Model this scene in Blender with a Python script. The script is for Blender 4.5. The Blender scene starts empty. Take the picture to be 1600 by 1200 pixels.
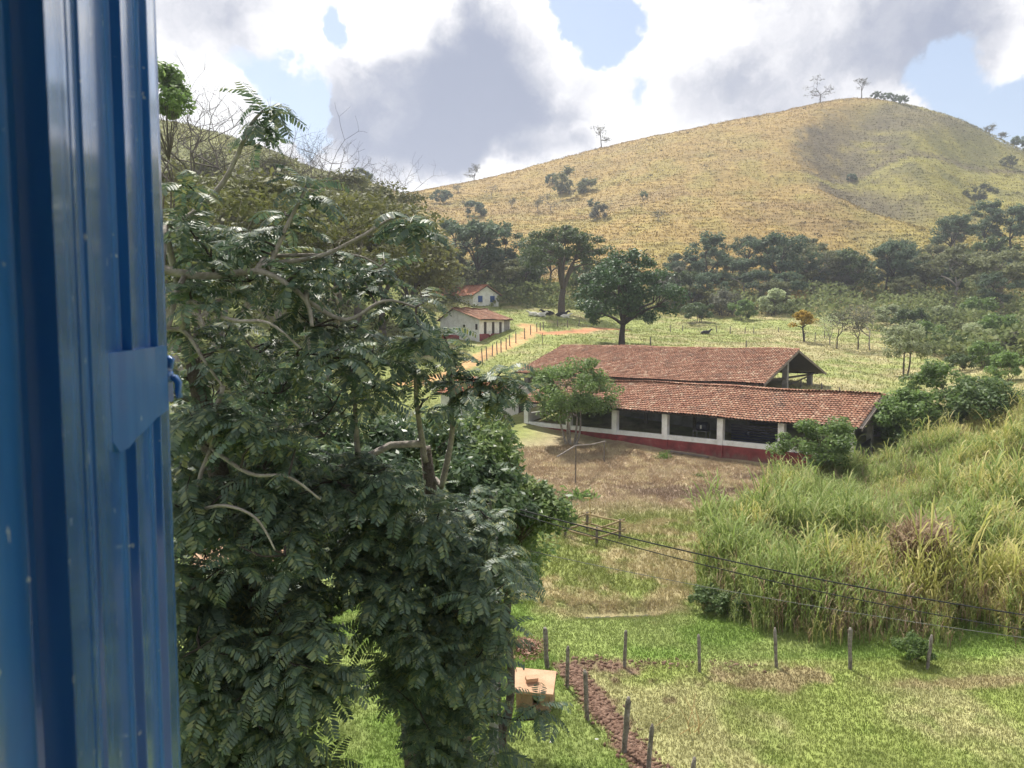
import bpy, bmesh, math, random
import numpy as np
from mathutils import Vector, Matrix

random.seed(7)
rng = np.random.default_rng(7)
R = math.radians
SC = bpy.context.scene
COL = SC.collection

# ------------------------------------------------------------------ camera
EYE = 10.0
FPX = 1200.0
PITCH = math.atan(90 / FPX)
cam_d = bpy.data.cameras.new('camera')
cam = bpy.data.objects.new('camera', cam_d)
COL.objects.link(cam)
cam.location = (0, 0, EYE)
cam.rotation_euler = (math.pi / 2 - PITCH, 0, 0)
cam_d.sensor_width = 36
cam_d.lens = 36 * FPX / 1600
cam_d.clip_start = 0.02
cam_d.clip_end = 6000
cam_d.dof.use_dof = True
cam_d.dof.focus_distance = 30
cam_d.dof.aperture_fstop = 9
SC.camera = cam

def ray(px, py):
    a = (px - 800) / FPX
    v = -(py - 600) / FPX
    c, s = math.cos(PITCH), math.sin(PITCH)
    return Vector((a, c + v * s, -s + v * c))

def at(px, py, Y):
    d = ray(px, py)
    return Vector((0, 0, EYE)) + d * (Y / d.y)

def zz(py, Y):
    return at(800, py, Y).z

# ------------------------------------------------------------------ world, sun, exposure
SUN_AZ, SUN_EL = R(-24), R(60)          # azimuth from +Y towards +X
W = bpy.data.worlds.new('World')
SC.world = W
W.use_nodes = True
wn, wl = W.node_tree.nodes, W.node_tree.links
wn.clear()

def N(nodes, t, **kw):
    n = nodes.new(t)
    for k, v in kw.items():
        setattr(n, k, v)
    return n

def build_world():
    out = N(wn, 'ShaderNodeOutputWorld')
    bg = N(wn, 'ShaderNodeBackground')
    bg.inputs['Strength'].default_value = 0.10
    wl.new(bg.outputs[0], out.inputs[0])
    sky = N(wn, 'ShaderNodeTexSky', sky_type='NISHITA', sun_disc=False)
    sky.sun_elevation = SUN_EL
    sky.sun_rotation = SUN_AZ
    sky.air_density = 1.0; sky.dust_density = 1.0; sky.ozone_density = 1.5
    tc = N(wn, 'ShaderNodeTexCoord')
    # warp the direction a little so that cloud edges break up
    nz = N(wn, 'ShaderNodeTexNoise'); nz.inputs['Scale'].default_value = 7; nz.inputs['Detail'].default_value = 8
    nz.inputs['Roughness'].default_value = 0.62
    wl.new(tc.outputs['Generated'], nz.inputs['Vector'])
    sub = N(wn, 'ShaderNodeVectorMath', operation='SUBTRACT'); sub.inputs[1].default_value = (.5, .5, .5)
    wl.new(nz.outputs['Color'], sub.inputs[0])
    scl = N(wn, 'ShaderNodeVectorMath', operation='SCALE'); scl.inputs['Scale'].default_value = 0.15
    wl.new(sub.outputs[0], scl.inputs[0])
    add = N(wn, 'ShaderNodeVectorMath', operation='ADD')
    wl.new(tc.outputs['Generated'], add.inputs[0]); wl.new(scl.outputs[0], add.inputs[1])
    vec = add.outputs[0]
    def math2(op, a, b=None, clamp=False):
        m = N(wn, 'ShaderNodeMath', operation=op, use_clamp=clamp)
        for i, x in enumerate((a, b)):
            if x is None: continue
            if isinstance(x, (int, float)): m.inputs[i].default_value = x
            else: wl.new(x, m.inputs[i])
        return m.outputs[0]
    def blob(px, py, rpx, sx=1.0):
        c = ray(px, py).normalized()
        d = N(wn, 'ShaderNodeVectorMath', operation='SUBTRACT'); d.inputs[1].default_value = c
        wl.new(vec, d.inputs[0])
        m = N(wn, 'ShaderNodeVectorMath', operation='MULTIPLY'); m.inputs[1].default_value = (1 / sx, 1, 1)
        wl.new(d.outputs[0], m.inputs[0])
        l = N(wn, 'ShaderNodeVectorMath', operation='LENGTH'); wl.new(m.outputs[0], l.inputs[0])
        mr = N(wn, 'ShaderNodeMapRange', interpolation_type='SMOOTHSTEP')
        mr.inputs['From Min'].default_value = rpx / FPX; mr.inputs['From Max'].default_value = 0.15 * rpx / FPX
        wl.new(l.outputs['Value'], mr.inputs['Value'])
        return mr.outputs[0]
    def total(lst):
        acc = 0.0
        for w, b in lst:
            acc = math2('ADD', math2('MULTIPLY', b, w), acc)
        return acc
    # coverage: general broken cloud everywhere, the cloud banks and blue gaps of the day on top
    n1 = N(wn, 'ShaderNodeTexNoise'); n1.inputs['Scale'].default_value = 2.6; n1.inputs['Detail'].default_value = 9
    n1.inputs['Roughness'].default_value = 0.58
    wl.new(vec, n1.inputs['Vector'])
    gaps = total([(1, blob(950, 40, 100, 1.1)), (.9, blob(505, 50, 90, .5)), (.8, blob(395, 98, 62, 1.6)), (.8, blob(450, 170, 80, 1.2)),
                  (.75, blob(1475, 110, 72, 1.2)), (.8, blob(1015, 150, 75, .7)), (.6, blob(480, 215, 60)), (.6, blob(1560, 190, 70, 1.3)),
                  (.5, blob(870, 30, 40))])
    banks = total([(.5, blob(740, 160, 380, 1.4)), (.5, blob(1250, 80, 300, 1.5)), (.4, blob(320, 40, 170, 1.3))])
    cov = math2('SUBTRACT', math2('ADD', n1.outputs['Fac'], banks), math2('MULTIPLY', gaps, .85))
    cmr = N(wn, 'ShaderNodeMapRange', interpolation_type='SMOOTHSTEP')
    cmr.inputs['From Min'].default_value = .37; cmr.inputs['From Max'].default_value = .57
    wl.new(cov, cmr.inputs['Value'])
    # thickness: dark grey-blue undersides
    n2 = N(wn, 'ShaderNodeTexNoise'); n2.inputs['Scale'].default_value = 5.0; n2.inputs['Detail'].default_value = 9
    n2.inputs['Roughness'].default_value = 0.6
    ofs = N(wn, 'ShaderNodeVectorMath', operation='ADD'); ofs.inputs[1].default_value = (3.1, 1.7, 5.2)
    wl.new(vec, ofs.inputs[0]); wl.new(ofs.outputs[0], n2.inputs['Vector'])
    dark = total([(.7, blob(710, 115, 145, 1.05)), (.5, blob(845, 165, 150, 1.3)), (.75, blob(615, 235, 135, 1.55)),
                  (.4, blob(770, 235, 110, 1.7)), (.5, blob(1290, 65, 230, 1.5)), (-.5, blob(560, 305, 90, 2.2)), (-.5, blob(980, 200, 70, 1.6)), (-.4, blob(780, 310, 60, 3)), (.35, blob(1080, 140, 110, 1.2)), (.45, blob(320, 25, 130, 1.1)), (.35, blob(1500, 40, 160, 1.2)),
                  (-.35, blob(640, 178, 62, 1.5)), (-.4, blob(630, 40, 110, 1.6)), (-.45, blob(1080, 60, 80, 1.3)), (-.25, blob(860, 215, 30, 3)), (-.3, blob(1390, 150, 60, 1.5))])
    thick = math2('ADD', dark, math2('MULTIPLY', math2('SUBTRACT', n2.outputs['Fac'], .5), 2.1))
    tmr = N(wn, 'ShaderNodeMapRange', interpolation_type='SMOOTHSTEP')
    tmr.inputs['From Min'].default_value = -.05; tmr.inputs['From Max'].default_value = .95
    wl.new(thick, tmr.inputs['Value'])
    cr = N(wn, 'ShaderNodeValToRGB')
    els = cr.color_ramp.elements
    els[0].position = 0; els[0].color = (.74, .74, .745, 1)
    els[1].position = 1; els[1].color = (.185, .215, .30, 1)
    e = els.new(.28); e.color = (.55, .55, .575, 1)
    e = els.new(.62); e.color = (.345, .36, .415, 1)
    wl.new(tmr.outputs[0], cr.inputs[0])
    cs = N(wn, 'ShaderNodeVectorMath', operation='SCALE'); cs.inputs['Scale'].default_value = 7.2
    wl.new(cr.outputs[0], cs.inputs[0])
    ss = N(wn, 'ShaderNodeVectorMath', operation='SCALE'); ss.inputs['Scale'].default_value = .70
    wl.new(sky.outputs[0], ss.inputs[0])
    mix = N(wn, 'ShaderNodeMix', data_type='RGBA')
    wl.new(cmr.outputs[0], mix.inputs['Factor'])
    veil = N(wn, 'ShaderNodeMix', data_type='RGBA'); veil.inputs['Factor'].default_value = .22; veil.inputs['B'].default_value = (3.6, 3.8, 4.0, 1)
    wl.new(ss.outputs[0], veil.inputs['A'])
    wl.new(veil.outputs['Result'], mix.inputs['A']); wl.new(cs.outputs[0], mix.inputs['B'])
    wl.new(mix.outputs['Result'], bg.inputs['Color'])
build_world()

sl = bpy.data.lights.new('sun', 'SUN')
sl.energy = 3.2
sl.angle = R(1.0)
sl.color = (1, .95, .86)
sun = bpy.data.objects.new('sun', sl)
COL.objects.link(sun)
sdir = Vector((math.sin(SUN_AZ) * math.cos(SUN_EL), math.cos(SUN_AZ) * math.cos(SUN_EL), math.sin(SUN_EL)))
sun.rotation_euler = sdir.to_track_quat('Z', 'Y').to_euler()
sun.location = sdir * 200

vs = SC.view_settings
vs.view_transform = 'Standard'; vs.look = 'None'; vs.gamma = 1.0; vs.exposure = 1.15; vs.use_curve_mapping = False
SC.cycles.max_bounces = 4
SC.cycles.diffuse_bounces = 3
SC.cycles.glossy_bounces = 2
SC.cycles.transmission_bounces = 3
SC.cycles.volume_bounces = 0
SC.cycles.caustics_reflective = False
SC.cycles.caustics_refractive = False
SC.cycles.use_adaptive_sampling = True
SC.cycles.adaptive_threshold = 0.03
W.cycles.sampling_method = 'NONE'
SC.cycles.use_denoising = True

def trapz(y, x): return float(np.sum((y[1:] + y[:-1]) * .5 * np.diff(x)))

# ------------------------------------------------------------------ numpy noise
_perm = rng.integers(0, 1 << 30, size=4096)
def _h(ix, iy, seed):
    return (_perm[(ix * 73 + iy * 179 + seed * 311 + (ix * iy) % 977) & 4095] & 0xffff) / 65535.0
def vnoise(x, y, seed=0):
    x = np.asarray(x, float); y = np.asarray(y, float)
    ix = np.floor(x).astype(np.int64); iy = np.floor(y).astype(np.int64)
    fx = x - ix; fy = y - iy
    fx = fx * fx * (3 - 2 * fx); fy = fy * fy * (3 - 2 * fy)
    return ((_h(ix, iy, seed) * (1 - fx) + _h(ix + 1, iy, seed) * fx) * (1 - fy)
            + (_h(ix, iy + 1, seed) * (1 - fx) + _h(ix + 1, iy + 1, seed) * fx) * fy)
def fbm(x, y, seed=0, oct=4):
    a, s, t = 0.5, 0.0, 0.0
    for o in range(oct):
        s = s + a * vnoise(x * 2 ** o, y * 2 ** o, seed + o * 7); t += a; a *= .5
    return s / t
def sstep(a, b, x):
    t = np.clip((x - a) / (b - a), 0, 1)
    return t * t * (3 - 2 * t)

# ------------------------------------------------------------------ terrain heights
# columns of the valley: bearing (as picture column) and heights against distance
TAB = {
    -900: [(20, 0), (60, 4), (100, 14), (150, 30), (230, 70), (300, 92), (420, 80), (700, 40), (1500, 30)],
    -100: [(20, 0), (60, 2), (100, 11), (150, 30), (230, 76), (280, 92), (420, 80), (700, 40), (1500, 30)],
    250: [(20, 0), (60, 1.5), (100, 9), (150, 26), (220, 64), (270, zz(172, 270)), (400, 78), (700, 40), (1500, 30)],
    420: [(20, 0), (60, 1), (100, 8), (150, 24), (220, 55), (280, zz(222, 280)), (400, 70), (700, 40), (1500, 30)],
    520: [(20, 0), (62, .8), (100, 7), (150, 21), (220, 47), (300, zz(256, 300)), (420, 68), (700, 40), (1500, 30)],
    600: [(20, 0), (62, .5), (100, 6.5), (115, 8.6), (130, 12), (150, 18), (240, 42), (330, zz(281, 330)), (430, 78), (700, 40), (1500, 30)],
    660: [(20, 0), (62, .3), (80, 3.3), (100, 6.2), (115, 8.8), (130, 11), (145, 13.5), (190, 22), (260, 40), (340, zz(330, 340)), (440, zz(287, 440)), (560, 80), (1500, 30)],
    760: [(20, 0), (62, 0), (80, 3.3), (100, 6.4), (115, 9.1), (130, 11), (145, 13), (190, 21), (260, 38), (340, 62), (440, zz(268, 440)), (560, 80), (1500, 30)],
    900: [(20, 0), (62, 0), (80, 3.6), (100, zz(541, 100)), (120, zz(519, 120)), (140, zz(493, 140)), (180, 19), (260, 40), (340, zz(310, 340)), (430, zz(223, 430)), (560, 90), (1500, 30)],
    1000: [(20, 0), (60, 0), (78, 3.6), (100, zz(543, 100)), (130, zz(517, 130)), (170, 13), (200, 22), (300, zz(315, 300)), (430, zz(200, 430)), (560, 95), (1500, 30)],
    1150: [(20, 0), (58, 0), (75, 3.6), (100, zz(550, 100)), (130, zz(519, 130)), (170, zz(490, 170)), (200, 22), (300, zz(300, 300)), (430, zz(167, 430)), (560, 110), (1500, 30)],
    1300: [(20, 0), (54, 0), (75, zz(612, 75)), (100, zz(562, 100)), (130, zz(523, 130)), (170, zz(492, 170)), (210, 23), (300, zz(310, 300)), (380, zz(195, 380)), (435, zz(127, 435)), (560, 120), (1500, 30)],
    1370: [(20, 0), (52, .2), (75, zz(615, 75)), (100, zz(570, 100)), (130, zz(527, 130)), (170, zz(492, 170)), (210, 24), (300, zz(318, 300)), (380, zz(203, 380)), (430, zz(126, 430)), (560, 115), (1500, 30)],
    1480: [(20, 0), (24, 0), (40, 1.0), (52, 1.6), (75, zz(608, 75)), (100, zz(568, 100)), (130, zz(530, 130)), (170, zz(490, 170)), (220, 27), (300, zz(330, 300)), (380, zz(220, 380)), (425, zz(157, 425)), (560, 110), (1500, 30)],
    1600: [(20, 0), (24, .1), (40, 2.2), (55, 4.0), (75, zz(590, 75)), (100, zz(562, 100)), (130, zz(528, 130)), (170, zz(480, 170)), (220, 30), (300, zz(345, 300)), (380, zz(270, 380)), (420, zz(224, 420)), (560, 90), (1500, 30)],
    1800: [(20, 0), (24, .2), (40, 3), (55, 5), (80, 7), (130, 11), (170, 16), (220, 30), (300, 52), (420, 80), (560, 70), (1500, 30)],
    2600: [(20, 0), (40, 3), (80, 8), (170, 18), (300, 50), (420, 70), (560, 60), (1500, 30)],
}
LR = np.linspace(math.log(1.0), math.log(1500), 420)
_pxs = sorted(TAB)
_ths = [math.atan((p - 800) / FPX) for p in _pxs]
_cols = []
for p in _pxs:
    k = math.sqrt(1 + ((p - 800) / FPX) ** 2)
    Y = np.array([a for a, _ in TAB[p]]) * k
    z = np.array([b for _, b in TAB[p]])
    _cols.append(np.interp(np.exp(LR), Y, z))
_cols = np.array(_cols)
TH = np.radians(np.arange(-180, 180.01, 0.5))
_ZG = np.array([np.interp(TH, _ths, _cols[:, j]) for j in range(len(LR))]).T   # [theta, r]
def gsm(a, sig, ax):
    k = np.exp(-0.5 * (np.arange(-int(3 * sig), int(3 * sig) + 1) / sig) ** 2); k /= k.sum()
    pad = [(0, 0), (0, 0)]; pad[ax] = (len(k) // 2, len(k) // 2)
    b = np.pad(a, pad, mode='edge')
    return np.apply_along_axis(lambda m: np.convolve(m, k, mode='valid'), ax, b)
_ZG = gsm(gsm(_ZG, 3.2, 1), 2.6, 0)
# behind the camera the ground stays level
_fade = sstep(math.radians(130), math.radians(80), np.abs(TH))[:, None]
_ZG = _ZG * _fade

SPUR = ([250, 275, 300, 330, 360, 400, 430], [1440, 1340, 1262, 1235, 1230, 1268, 1320])
def height(x, y):
    x = np.asarray(x, float); y = np.asarray(y, float)
    r = np.maximum(np.sqrt(x * x + y * y), 1.0)
    th = np.arctan2(x, y)
    fi = (th - TH[0]) / (TH[1] - TH[0]); fj = (np.log(r) - LR[0]) / (LR[1] - LR[0])
    i = np.clip(fi.astype(int), 0, len(TH) - 2); j = np.clip(fj.astype(int), 0, len(LR) - 2)
    a = np.clip(fi - i, 0, 1); b = np.clip(fj - j, 0, 1)
    z = (_ZG[i, j] * (1 - a) + _ZG[i + 1, j] * a) * (1 - b) + (_ZG[i, j + 1] * (1 - a) + _ZG[i + 1, j + 1] * a) * b
    # spur and gully on the big hill
    yy = np.maximum(y, 1.0)
    px = 800 + FPX * x / yy
    sp = np.interp(y, SPUR[0], SPUR[1])
    hz = sstep(245, 300, y) * sstep(428, 375, y)
    dx = px - sp
    z = z + hz * (3.0 * np.exp(-(dx / 55) ** 2) - 5.0 * np.exp(-((dx - 75) / 60) ** 2) + 3 * np.exp(-((dx - 190) / 50) ** 2) - 4 * np.exp(-((dx - 280) / 60) ** 2))
    # small relief
    far = sstep(60, 260, r)
    z = z + (fbm(x * .35, y * .35, 3, 3) - .5) * (.22 + 1.2 * far) * sstep(14, 20, r)
    z = z + far * (fbm(x * .03, y * .03, 9, 3) - .5) * 5 * sstep(460, 330, r)
    # little stream bed
    z = z - .35 * np.exp(-((y - 26.6 - .12 * (x - 4)) / .5) ** 2) * sstep(1.6, 2.6, x) * sstep(6, 4.9, x)
    return z

def hz1(x, y):
    return float(height(np.array([x]), np.array([y]))[0])

def G(px, py, dmin=8, dmax=600):
    d = ray(px, py)
    t = np.exp(np.linspace(math.log(dmin), math.log(dmax), 3000))
    X = d.x / d.y * t; Z = EYE + d.z / d.y * t
    below = Z < height(X, t)
    k = int(np.argmax(below)) if below.any() else len(t) - 1
    return Vector((X[k], t[k], hz1(X[k], t[k])))

def crest(px):
    t = np.linspace(250, 480, 400)
    X = (px - 800) / FPX * t
    z = height(X, t)
    k = int(np.argmax((z - EYE) / t))
    return Vector((X[k], t[k], z[k]))

def on_ground(x, y):
    return Vector((x, y, hz1(x, y)))

# ------------------------------------------------------------------ ground cover colours (albedo by place)
ROAD = [G(640, 600, 66), G(700, 585, 66), G(760, 552, 66), G(800, 536, 66), G(835, 517, 90), G(822, 508, 90)]
EARTH = [G(852, 521, 90), G(900, 519, 90), G(968, 515, 90)]
FURROW = [G(888, 1040), G(925, 1090), G(975, 1150), G(1030, 1230)]
def pdist(x, y, pts):
    best = np.full(np.shape(x), 1e9)
    for a, b in zip(pts[:-1], pts[1:]):
        ax, ay, bx, by = a.x, a.y, b.x, b.y
        L = (bx - ax) ** 2 + (by - ay) ** 2
        t = np.clip(((x - ax) * (bx - ax) + (y - ay) * (by - ay)) / L, 0, 1)
        best = np.minimum(best, np.hypot(x - ax - t * (bx - ax), y - ay - t * (by - ay)))
    return best
BARN0 = Vector((1.4, 69.0, 0)); SD = Vector((.781, -.625, 0)).normalized(); TD = Vector((.625, .781, 0)).normalized()
def cover(x, y):
    x = np.asarray(x, float); y = np.asarray(y, float)
    yy = np.maximum(y, 1.0)
    px = 800 + FPX * x / yy
    n1 = fbm(x * .45, y * .45, 21, 4); n2 = fbm(x * 1.7, y * 1.7, 33, 3); n3 = fbm(x * .09, y * .09, 41, 3); n4 = fbm(x * .02, y * .05, 57, 4)
    def C(r, g, b): return np.stack([np.full(x.shape, r), np.full(x.shape, g), np.full(x.shape, b)], -1)
    def mix(a, b, f): return a * (1 - f[..., None]) + b * f[..., None]
    lawn = mix(C(.19, .28, .062), C(.265, .325, .10), sstep(.38, .65, n1))
    c = lawn
    # paddock inside the post fence
    right = sstep(0, .5, (x - np.interp(y, [FURROW[3].y, FURROW[2].y, FURROW[1].y, FURROW[0].y], [FURROW[3].x, FURROW[2].x, FURROW[1].x, FURROW[0].x])))
    pad = mix(C(.27, .32, .09), C(.38, .37, .17), sstep(.38, .66, n1))
    pad = mix(pad, C(.20, .27, .06), sstep(.55, .75, n2) * .5)
    c = mix(c, pad, right * sstep(22.7, 22.2, y))
    soil = mix(C(.15, .095, .065), C(.25, .165, .115), n2)
    fd = pdist(x, y, FURROW)
    c = mix(c, soil, sstep(.5, .2, fd + (n2 - .5) * .7) * sstep(23.0, 22.4, y))
    c = mix(c, soil * .8, sstep(.55, .2, np.abs(y - 22.25 + (n2 - .5) * 1.2)) * sstep(870, 905, px) * sstep(1130, 960, px) * sstep(.45, .6, n2 + .05))
    c = mix(c, soil * .85, sstep(.6, .72, n2) * sstep(1300, 1000, px) * right * sstep(22.7, 22.2, y) * sstep(16, 20, y) * .8)
    g = G(1205, 1060)
    c = mix(c, C(.31, .24, .14), .8 * sstep(1.2, .6, np.hypot((x - g.x) / 1.9, (y - g.y) / .7) + (n2 - .5) * 2.0))
    g = G(1520, 1068)
    c = mix(c, C(.38, .30, .17), .7 * sstep(1.2, .6, np.hypot((x - g.x) / 2.2, (y - g.y) / .4) + (n2 - .5)))
    # rough field beyond the stream
    rough = mix(C(.21, .24, .07), C(.38, .32, .17), sstep(.35, .62, n1 + (px - 980) / 900 + (n2 - .5) * .5))
    c = mix(c, rough, sstep(25.9, 28.2, y + (n1 - .5) * 3.5 + (n2 - .5) * 2))
    brown = mix(C(.41, .325, .215), C(.32, .24, .155), sstep(.35, .65, n1))
    brown = mix(brown, C(.46, .38, .24), sstep(.5, .72, n2))
    c = mix(c, brown, sstep(37, 43, y + (n1 - .5) * 6))
    for (qx, qy, rx, ry) in ((1065, 772, 4.2, 2.6), (900, 776, 1.3, 1.2), (1210, 745, 3, 1.5)):
        g = G(qx, qy)
        c = mix(c, C(.18, .125, .095), .75 * sstep(1.25, .5, np.hypot((x - g.x) / rx, (y - g.y) / ry) + (n2 - .5) * 1.1))
    c = mix(c, lawn, sstep(820, 740, px) * sstep(64, 60, y))
    # pasture behind the barns
    t = (x - BARN0.x) * TD.x + (y - BARN0.y) * TD.y
    past = mix(C(.265, .295, .095), C(.38, .335, .17), sstep(.42, .66, n1 * .5 + n3 * .5 + (px - 1000) / 3500))
    past = mix(past, C(.19, .22, .08), sstep(.58, .74, n2) * .7)
    behind = np.maximum(sstep(-1, 3, t) * sstep(40, 50, y), sstep(60, 66, y) * sstep(900, 800, px))
    c = mix(c, past, behind)
    c = mix(c, C(.56, .34, .16), sstep(1.7, .9, pdist(x, y, ROAD) + (n2 - .5) * 1.6) * sstep(60, 66, y))
    c = mix(c, C(.45, .21, .11), sstep(2.0, 1.0, pdist(x, y, EARTH) + (n2 - .5) * 1.8))
    # hills
    gold = mix(C(.335, .235, .078), C(.30, .235, .07), sstep(.45, .66, n3))
    gold = mix(gold, C(.27, .185, .075), sstep(.5, .7, n4) * .8)
    gold = mix(gold, C(.32, .21, .065), sstep(330, 420, y) * .6)
    sp = np.interp(y, SPUR[0], SPUR[1]); dx = px - sp
    green = mix(C(.29, .265, .065), C(.18, .175, .055), sstep(.42, .62, n3))
    gold = mix(gold, green, sstep(20, 110, dx) * sstep(250, 290, y) * .9)
    gold = mix(gold, green, .6 * sstep(1260, 1420, px) * sstep(300, 240, y))
    hill_dark = mix(C(.10, .08, .055), C(.16, .13, .075), n1)  # darker hill tone, mixed in right of the spur and below the summit
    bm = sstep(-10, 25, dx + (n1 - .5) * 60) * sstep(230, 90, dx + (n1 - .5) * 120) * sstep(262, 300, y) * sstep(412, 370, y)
    gold = mix(gold, hill_dark, bm * .85 * sstep(.30, .55, n3 + .12))
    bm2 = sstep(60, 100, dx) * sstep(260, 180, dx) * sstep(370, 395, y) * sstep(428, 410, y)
    gold = mix(gold, hill_dark, bm2 * .7)
    # cattle track cut across the hill
    ty = np.interp(px, [1240, 1330, 1420, 1520, 1620], [318, 330, 345, 358, 372])
    gold = mix(gold, C(.15, .12, .07), .9 * sstep(3.4, 1.2, np.abs(y - ty - 3 + (n1 - .5) * 5)) * sstep(1240, 1260, px))
    gold = mix(gold, C(.34, .31, .09), .7 * sstep(4, 2, np.abs(y - ty + 4)) * sstep(1240, 1260, px))
    hh = height(x, y)
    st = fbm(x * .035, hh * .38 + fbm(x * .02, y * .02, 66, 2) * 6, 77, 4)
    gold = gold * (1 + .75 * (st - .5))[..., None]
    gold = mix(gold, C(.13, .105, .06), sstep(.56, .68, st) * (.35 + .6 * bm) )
    olive = mix(C(.24, .235, .07), C(.17, .18, .06), n3)
    gold = mix(gold, olive, sstep(640, 560, px))
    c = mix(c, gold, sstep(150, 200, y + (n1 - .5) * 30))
    return np.clip(c, .01, .9)

# ------------------------------------------------------------------ mesh helpers
def mesh_np(name, V, F, col=None, smooth=False):
    """V (n,3), F (m,k) uniform faces"""
    V = np.asarray(V, np.float32); F = np.asarray(F, np.int32)
    me = bpy.data.meshes.new(name)
    m, k = F.shape
    me.vertices.add(len(V)); me.vertices.foreach_set('co', V.ravel())
    me.loops.add(m * k); me.loops.foreach_set('vertex_index', F.ravel())
    me.polygons.add(m); me.polygons.foreach_set('loop_start', np.arange(0, m * k, k, dtype=np.int32))
    try: me.polygons.foreach_set('loop_total', np.full(m, k, np.int32))
    except Exception: pass
    if smooth: me.polygons.foreach_set('use_smooth', np.ones(m, bool))
    me.update(calc_edges=True)
    if col is not None:
        a = me.color_attributes.new('cover', 'FLOAT_COLOR', 'POINT')
        c4 = np.ones((len(V), 4), np.float32); c4[:, :3] = col
        a.data.foreach_set('color', c4.ravel())
    return me

def link(name, me, mat=None, parent=None, loc=None):
    o = bpy.data.objects.new(name, me)
    COL.objects.link(o)
    if mat is not None and me is not None and not me.materials: me.materials.append(mat)
    if parent is not None: o.parent = parent
    if loc is not None: o.location = loc
    return o

def tag(o, label=None, cat=None, group=None, kind=None):
    if label: o['label'] = label
    if cat: o['category'] = cat
    if group: o['group'] = group
    if kind: o['kind'] = kind
    return o

def empty(name, loc, rz=0, sc=1, label=None, cat=None, group=None):
    o = bpy.data.objects.new(name, None)
    COL.objects.link(o)
    o.location = loc; o.rotation_euler = (0, 0, rz); o.scale = (sc, sc, sc) if not isinstance(sc, tuple) else sc
    o.empty_display_size = .2
    return tag(o, label, cat, group)

class MB:
    def __init__(s): s.v = []; s.f = []
    def add(s, V, F):
        o = len(s.v); s.v += [tuple(p) for p in V]; s.f += [tuple(i + o for i in f) for f in F]; return s
    def box(s, c, h, ax=None):
        ax = ax or (Vector((1, 0, 0)), Vector((0, 1, 0)), Vector((0, 0, 1)))
        c = Vector(c)
        V = [c + ax[0] * h[0] * i + ax[1] * h[1] * j + ax[2] * h[2] * k for i in (-1, 1) for j in (-1, 1) for k in (-1, 1)]
        return s.add(V, [(0, 1, 3, 2), (4, 6, 7, 5), (0, 4, 5, 1), (2, 3, 7, 6), (0, 2, 6, 4), (1, 5, 7, 3)])
    def hexa(s, P):   # 8 points: bottom 4 ccw, top 4 ccw
        return s.add(P, [(3, 2, 1, 0), (4, 5, 6, 7), (0, 1, 5, 4), (1, 2, 6, 5), (2, 3, 7, 6), (3, 0, 4, 7)])
    def tube(s, pts, rad, n=6, cap=True):
        pts = [Vector(p) for p in pts]
        if not hasattr(rad, '__len__'): rad = [rad] * len(pts)
        V = []; F = []
        d0 = (pts[1] - pts[0]).normalized()
        up = Vector((0, 0, 1)) if abs(d0.z) < .9 else Vector((1, 0, 0))
        for i, p in enumerate(pts):
            d = (pts[min(i + 1, len(pts) - 1)] - pts[max(i - 1, 0)])
            d = d.normalized() if d.length > 1e-9 else d0
            a = up.cross(d)
            if a.length < 1e-4: a = Vector((1, 0, 0)).cross(d)
            a.normalize(); b = d.cross(a)
            up = b
            for k in range(n):
                t = 2 * math.pi * k / n
                V.append(p + (a * math.cos(t) + b * math.sin(t)) * rad[i])
            if i:
                o = (i - 1) * n
                for k in range(n):
                    F.append((o + k, o + (k + 1) % n, o + n + (k + 1) % n, o + n + k))
        if cap:
            F.append(tuple(range(n - 1, -1, -1)))
            F.append(tuple(range((len(pts) - 1) * n, len(pts) * n)))
        return s.add(V, F)
    def build(s, name, mat, parent=None, loc=None, smooth=False):
        me = bpy.data.meshes.new(name)
        me.from_pydata(s.v, [], s.f)
        if smooth:
            me.polygons.foreach_set('use_smooth', np.ones(len(me.polygons), bool))
        me.update()
        return link(name, me, mat, parent, loc)

# ------------------------------------------------------------------ materials
def new_mat(name):
    m = bpy.data.materials.new(name); m.use_nodes = True
    n = m.node_tree.nodes; l = m.node_tree.links
    b = n['Principled BSDF']
    return m, n, l, b

def ramp(n, stops):
    r = n.new('ShaderNodeValToRGB'); e = r.color_ramp.elements
    e[0].position, e[0].color = stops[0][0], (*stops[0][1], 1)
    e[1].position, e[1].color = stops[-1][0], (*stops[-1][1], 1)
    for p, c in stops[1:-1]:
        q = e.new(p); q.color = (*c, 1)
    return r

def mat_noise(name, c1, c2, scale=5, rough=.8, bump=.2, bscale=None, spec=.3, c3=None, detail=6):
    m, n, l, b = new_mat(name)
    tc = n.new('ShaderNodeTexCoord')
    t = n.new('ShaderNodeTexNoise'); t.inputs['Scale'].default_value = scale; t.inputs['Detail'].default_value = detail
    t.inputs['Roughness'].default_value = .65
    l.new(tc.outputs['Object'], t.inputs['Vector'])
    st = [(.3, c1), (.7, c2)] if c3 is None else [(.3, c1), (.58, c2), (.7, c3)]
    r = ramp(n, st); l.new(t.outputs['Fac'], r.inputs[0]); l.new(r.outputs[0], b.inputs['Base Color'])
    b.inputs['Roughness'].default_value = rough; b.inputs['Specular IOR Level'].default_value = spec
    if bump:
        t2 = n.new('ShaderNodeTexNoise'); t2.inputs['Scale'].default_value = bscale or scale * 4; t2.inputs['Detail'].default_value = 5
        l.new(tc.outputs['Object'], t2.inputs['Vector'])
        bp = n.new('ShaderNodeBump'); bp.inputs['Strength'].default_value = bump; bp.inputs['Distance'].default_value = .05
        l.new(t2.outputs['Fac'], bp.inputs['Height']); l.new(bp.outputs[0], b.inputs['Normal'])
    return m

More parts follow.
